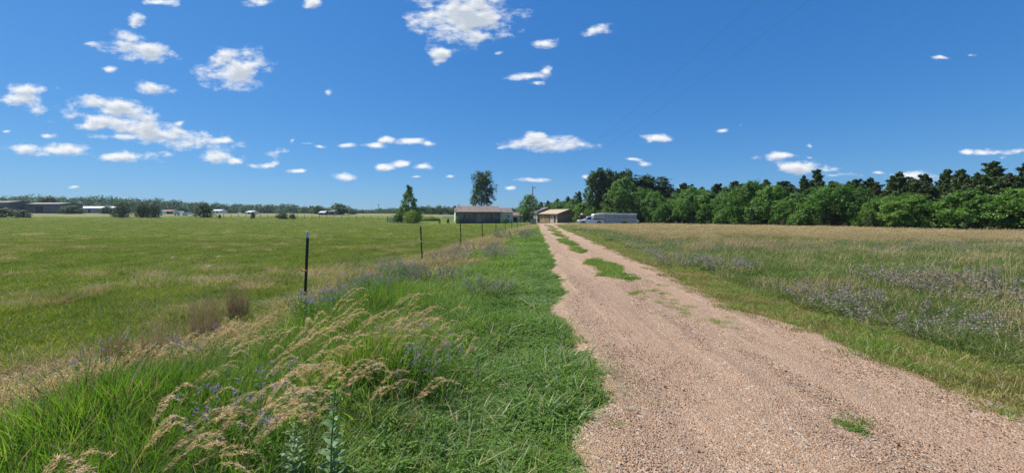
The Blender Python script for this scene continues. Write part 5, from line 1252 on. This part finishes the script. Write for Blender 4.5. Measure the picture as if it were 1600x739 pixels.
# grass between the ruts: (x, y, half width, half length, how full, leafy)
for cx, cy, rx, ry, full, leafy in ((2.75, 11.6, 0.42, 1.35, 1.0, 1), (2.62, 9.7, 0.46, 0.75, 0.9, 1), (2.9, 9.0, 0.4, 0.35, .35, 0), (2.62, 7.5, 0.5, 0.3, 0.5, 0), (2.72, 6.75, 0.32, 0.5, 0.6, 0), (2.95, 5.95, 0.36, 0.6, 0.62, 0), (3.0, 5.1, 0.2, 0.4, 0.35, 0), (3.3, 8.2, 0.5, 0.7, 0.2, 0), (3.5, 7.2, 0.35, 0.6, 0.18, 0),
      (2.48, 2.83, 0.15, 0.12, 0.9, 0), (2.35, 4.6, 0.05, 0.1, 0.4, 0), (2.85, 16.6, 0.22, 1.4, 0.95, 1), (3.05, 21.5, 0.30, 2.8, 0.9, 1), (3.5, 28.5, 0.26, 3.5, 0.7, 1), (4.1, 38, 0.26, 5.0, 0.6, 1), (5.1, 50, 0.26, 6, 0.5, 1), (6.3, 66, 0.3, 8, 0.55, 1)):
    n = int(rx * ry * 4 * 110 * full * (1 if cy < 15 else 0.5)) + 4; x = cx + rng.uniform(-1, 1, n) * rx * 1.15; y = cy + rng.uniform(-1, 1, n) * ry * 1.15
    e = ((x - cx) / rx) ** 2 + ((y - cy) / ry) ** 2 + 1.3 * (vnoise(x, y, 0.35, 61) - 0.5); ok = (e < 1) & (rng.uniform(0, 1, n) < full); x, y = x[ok], y[ok]; n = len(x)
    p = np.where(rng.uniform(0, 1, n) < (0.6 if leafy else 0.1), 5 + rng.integers(0, 2, n), np.where(rng.uniform(0, 1, n) < 0.7, 3 + rng.integers(0, 2, n), rng.integers(0, 3, n)))
    sc_ = (1.05 if cy < 15 else 1.4) * (1.0 if leafy else 0.55) * rng.uniform(0.7, 1.25, n); put(x, y, p, np.stack([sc_] * 3, 1))
xs, ys_, pk, sc = xs, ys_, pk, sc
x, y, p, s_ = map(np.concatenate, (xs, ys_, pk, sc))
onr = (x > road_l(y)) & (x < road_r(y)); z = np.where(onr, road_z(x, y) - 0.01, terrain(x, y))
scatter('roadside_grass', mown + mg + low, x, y, z, p, rng.uniform(0, 6.28, len(x)), s_)

# right-hand meadow
mdry = [t_tubeheads(30, 0.22, 0.32, 0.62) for _ in range(3)]
mgreen = [t_grass(0.18, 0.46, 95, 0.2, 0.008, P_('meadow_green', 'straw'), 0.16, lean=0.3, curl=0.6, wind=0.15) for _ in range(3)]
wd2 = [t_weedbush(16, 0.24, 0.3, 0.5), t_weedbush(20, 0.28, 0.28, 0.46), t_weedbush(14, 0.2, 0.3, 0.5, fm='purple', per=14)]
bright = [t_clover(170, 0.22, 0.3, 0.024)]
lib = mdry + mgreen + wd2 + bright + mg              # 0-2, 3-5, 6-8, 9, 10-11
xs, ys_, pk, sc = [], [], [], []
for y0, y1, n, sm in ((2.0, 9, 11000, 1.0), (9, 26, 30000, 1.35), (26, 100, 52000, 2.7)):
    x, y = cand(y0, y1, n); rr = x - road_r(y); rowx = 45 - 0.1923 * (y - 30) - 0.8
    ok = (rr > 1.25 + 0.5 * (vnoise(x, y, 1.5, 51) - 0.5)) & (x < rowx + 3); x, y, rr = x[ok], y[ok], rr[ok]; n = len(x)
    n1_ = vnoise(x, y, 2.2, 71); n2_ = vnoise(x, y, 0.9, 72); n3_ = vnoise(x, y * 1.6, 7.0, 73)
    g_ = 1 - sst(15, 27, y + 9 * (n1_ - 0.5)); g_ = np.maximum(g_, 0.85 * (1 - sst(1.6, 4.2, rr + 1.5 * (n1_ - 0.5)))); g_ = g_ * 0.95 + 0.03 + 0.42 * sst(0.45, 0.7, vnoise(x, y * 2.2, 9.0, 75)) * sst(12, 20, y)
    g_ = np.clip(g_ + 0.5 * (vnoise(x, y, 1.2, 76) - 0.45), 0.03, 0.97); r_ = rng.uniform(0, 1, n); k3 = rng.integers(0, 3, n)
    p = np.where(r_ < g_, 3 + k3, k3)
    wpatch = sst(0.5, 0.66, n3_ * 0.65 + n2_ * 0.35) * (0.30 + 0.25 * sst(10, 20, y)); p = np.where(rng.uniform(0, 1, n) < wpatch * 0.62, 6 + k3, p)
    p = np.where((g_ > 0.5) & (n2_ > 0.66) & (n1_ > 0.5) & (rng.uniform(0, 1, n) < 0.7), 9, p)
    keep = rng.uniform(0, 1, n) < np.where((p >= 6) & (p < 9), 0.45, 1)
    s = sm * rng.uniform(0.75, 1.25, n); zs = rng.uniform(0.55, 0.95, n) * np.where(sm > 2, 0.9, 1.0) * (0.65 + 0.35 * sst(1.2, 3.0, rr)) * (0.9 + 0.25 * (n1_ - 0.5))
    put(x[keep], y[keep], p[keep], np.stack([s, s, zs * (1 if sm < 2 else 1.0)], 1)[keep])
x, y, p, s_ = map(np.concatenate, (xs, ys_, pk, sc))
scatter('meadow_grass', lib, x, y, terrain(x, y), p, rng.normal(0, 0.8, len(x)), s_)

# loose stones on the driveway
peb = []
for i in range(4):
    mb = MB(); mb.ball((0, 0, 0), (1, 0.75, 0.55), 7, 5); q_ = np.array(mb.v) * (1 + 0.25 * np.sin(np.array(mb.v)[:, [1, 2, 0]] * (3 + i)))
    me = bpy.data.meshes.new('stone'); me.from_pydata([tuple(v_) for v_ in q_], [], mb.f); me.materials.append(M['pebble']); me.update(); peb.append(me)
xs, ys_, rr_ = [], [], []
for y0, y1, n, r0, r1 in ((1.6, 4.5, 75000, 0.003, 0.0075), (4.5, 10, 60000, 0.0045, 0.0095), (1.6, 9, 900, 0.009, 0.017)):
    x, y = cand(y0, y1, n, margin=0.5); l_, r_ = road_l(y), road_r(y); u = (x - l_) / (r_ - l_); ok = (u > -0.09) & (u < 1.05); x, y, u = x[ok], y[ok], u[ok]
    k = rng.uniform(0, 1, len(x)) < (1 - 0.6 * track(u)) * (0.3 + 0.9 * vnoise(x, y, 0.5, 81)); x, y = x[k], y[k]
    xs.append(x); ys_.append(y); rr_.append(rng.uniform(r0, r1, len(x)))
x, y, r_ = map(np.concatenate, (xs, ys_, rr_)); u = (x - road_l(y)) / (road_r(y) - road_l(y))
z = terrain(x, y) + 0.012 + 0.055 * np.clip(np.minimum(u, 1 - u) / 0.06, 0, 1) - 0.03 * track(u) * (u > 0) * (u < 1) + r_ * 0.2
scatter('loose_gravel', peb, x, y, z, rng.integers(0, 4, len(x)), rng.uniform(0, 6.28, len(x)), r_, 0.4)

# ------------------------------------------------------------------ single plants that stand out
def clump(name, me, x, y, label, cat, s=1.0, rz=0.0, group=None):
    o = bpy.data.objects.new(name, me); link(o); o.location = (x, y, gz(x, y)); o.scale = (s, s, s) if not hasattr(s, '__len__') else s; o.rotation_euler = (0, 0, rz)
    return tag(o, label, cat, group)
dry1 = t_stalks(230, 0.15, 0.45, 0.68); dry2 = t_stalks(210, 0.19, 0.42, 0.72)
for me, px, py, s, lb in ((dry1, 372, 503, 0.95, 'upright tuft of dead brown stalks on the pasture edge, left of the nearest fence post'), (dry2, 325, 532, 1.0, 'taller loose tuft of dead brown stalks behind the bowed seed heads'), (dry2, 250, 570, 0.85, 'low greyish tuft of dead stalks, leftmost of the dry tufts'), (dry1, 182, 585, 0.7, 'short dark dry tuft near the left edge of the verge')):
    x, y = G(px, py); clump('dry_grass_tuft', me, x, y, lb, 'dry grass', s, random.uniform(0, 6), 'dead grass tufts along the fence line')
wb = [t_weedbush(46, 0.42, 0.30, 0.44, 0.012, 34), t_weedbush(40, 0.36, 0.32, 0.46, 0.012, 34), t_weedbush(60, 0.6, 0.34, 0.52, 0.013, 36)]
for k, px, py, s, lb in ((0, 678, 447, 1.0, 'rounded grey-lavender weed clump at the foot of the second fence post'), (1, 760, 466, 0.8, 'grey-lavender weed clump standing alone in the green verge'), (0, 703, 412, 0.95, 'pale lavender weed clump right of the third fence post'), (2, 748, 402, 1.0, 'wide lavender weed clump amid dry grass'),
      (1, 782, 408, 1.0, 'small silvery weed clump nearest the driveway side of the dry grass'), (2, 803, 377, 1.3, 'dark brownish weed clump, farthest of those along the fence'),
      (2, 1402, 512, 1.0, 'wide purple-grey weed clump in the green of the right meadow'), (1, 1290, 478, 1.0, 'small pale weed clump left of the wide purple-grey one'), (2, 1490, 470, 1.35, 'largest purple-grey weed clump, towards the right edge'), (2, 1560, 480, 1.25, 'purple-grey weed clump at the right edge of the picture'),
      (1, 1130, 428, 1.3, 'lavender weed clump beside the mown strip, mid driveway'), (0, 1062, 418, 1.3, 'lavender-blue weed clump close to the driveway edge')):
    x, y = G(px, py); s = (s * 1.25, s * 1.25, s * (1.35 if px < 900 else 1.0)); clump('lavender_weed', wb[k], x, y, lb, 'weed', s, random.uniform(0, 6), 'lavender weed clumps')
# the milkweed-like plants among the tall grass
def leafy_plant(x, y, h, label):
    root = empty('leafy_plant', (x, y, gz(x, y))); tag(root, label, 'plant')
    a = Acc(); st = np.array([[[0, 0, 0], [0.01, 0, h * 0.5], [0.03, 0.01, h]]]); v = ribbon(st, 0.009); a.add(v); a.add(ribbon(st, 0.009)); link(bpy.data.objects.new('stem', a.mesh('stem', [M['mulleinleaf']])), root)
    a = Acc(); n = 46
    for i in range(n):
        t = 0.06 + 0.84 * i / n; az = i * 2.4; L_ = 0.13 * (1 - 0.72 * t) * random.uniform(0.8, 1.2); w_ = L_ * 0.36; up = 0.35 + 0.5 * t
        d = np.array([math.cos(az), math.sin(az), up]); d /= np.linalg.norm(d); sd_ = np.array([-math.sin(az), math.cos(az), 0.0]); b = np.array([0.02 * t, 0.01 * t, h * t])
        pts = [b, b + d * L_ * 0.35, b + d * L_ * 0.75 - np.array([0, 0, L_ * 0.10]), b + d * L_ - np.array([0, 0, L_ * 0.3])]; ws = [0.12, 1.0, 0.7, 0.05]
        V = []
        for q_, w0 in zip(pts, ws): V += [q_ - sd_ * w_ * w0 / 2, q_ + sd_ * w_ * w0 / 2]
        a.add((np.array(V), np.array([[0, 1, 3, 2], [2, 3, 5, 4], [4, 5, 7, 6]]), np.full(8, random.random())))
    link(bpy.data.objects.new('leaves', a.mesh('leaves', [M['mulleinleaf']])), root)
    a = Acc(); P = np.array([[0.025, 0.01, h * 0.93]]) + rng.normal(0, 1, (90, 3)) * np.array([[0.014, 0.014, 0.045]]); a.add(leafquads(P, 0.013, elong=1.6)); link(bpy.data.objects.new('flower_buds', a.mesh('flower_buds', [M['mulleintop']])), root)
leafy_plant(-1.02, 2.15, 0.66, 'tall leafy plant with pale green buds rising from the tall grass near the bottom')
leafy_plant(-1.24, 2.15, 0.47, 'shorter leafy plant with pale buds, left of the taller one')
# thin grey stalks at the right edge and near the shadowed hollow of the verge
st1 = t_stalks(9, 0.10, 0.45, 0.62, 'straw', 0.1)
for x, y, s, lb in ((-0.72, 2.75, 1.0, 'few thin pale dead stalks in the shaded hollow of the verge'),): clump('dead_stalks', st1, x, y, lb, 'dry grass', s)
tallst = t_stalks(26, 0.3, 0.7, 1.1, 'straw', 0.12)
for px, py, s, lb in ((1545, 470, 1.2, 'tall pale straw stalks above the weeds at the right edge'), (1130, 440, 0.7, 'pale straw stalks beside the lavender weeds on the right')):
    x, y = G(px, py); clump('straw_stalks', tallst, x, y, lb, 'dry grass', s)

# pale stones lying in the pasture
for k, (px, py, lb) in enumerate(((269, 406, 'pale flat stone in the pasture, the left of the two biggest'), (327, 420, 'pale flat stone in the pasture, the right of the two biggest'), (655, 376, 'small white stone beside the second fence post'), (343, 404, 'small pale stone between the two biggest pasture stones'), (691, 377, 'small white stone right of the second fence post'))):
    x, y = G(px, py); mb = MB(); mb.ball((0, 0, 0), (0.10, 0.07, 0.045), 9, 6); mb.v = [(a_ * (1 + 0.2 * math.sin(5 * b_ * 20 + k)), b_, c_ * (1 + 0.3 * math.sin(a_ * 30 + k))) for a_, b_, c_ in mb.v]
    tag(mb.build('stone', M['concrete'], smooth=True, loc=(x, y, gz(x, y) + 0.05)), lb, 'stone')
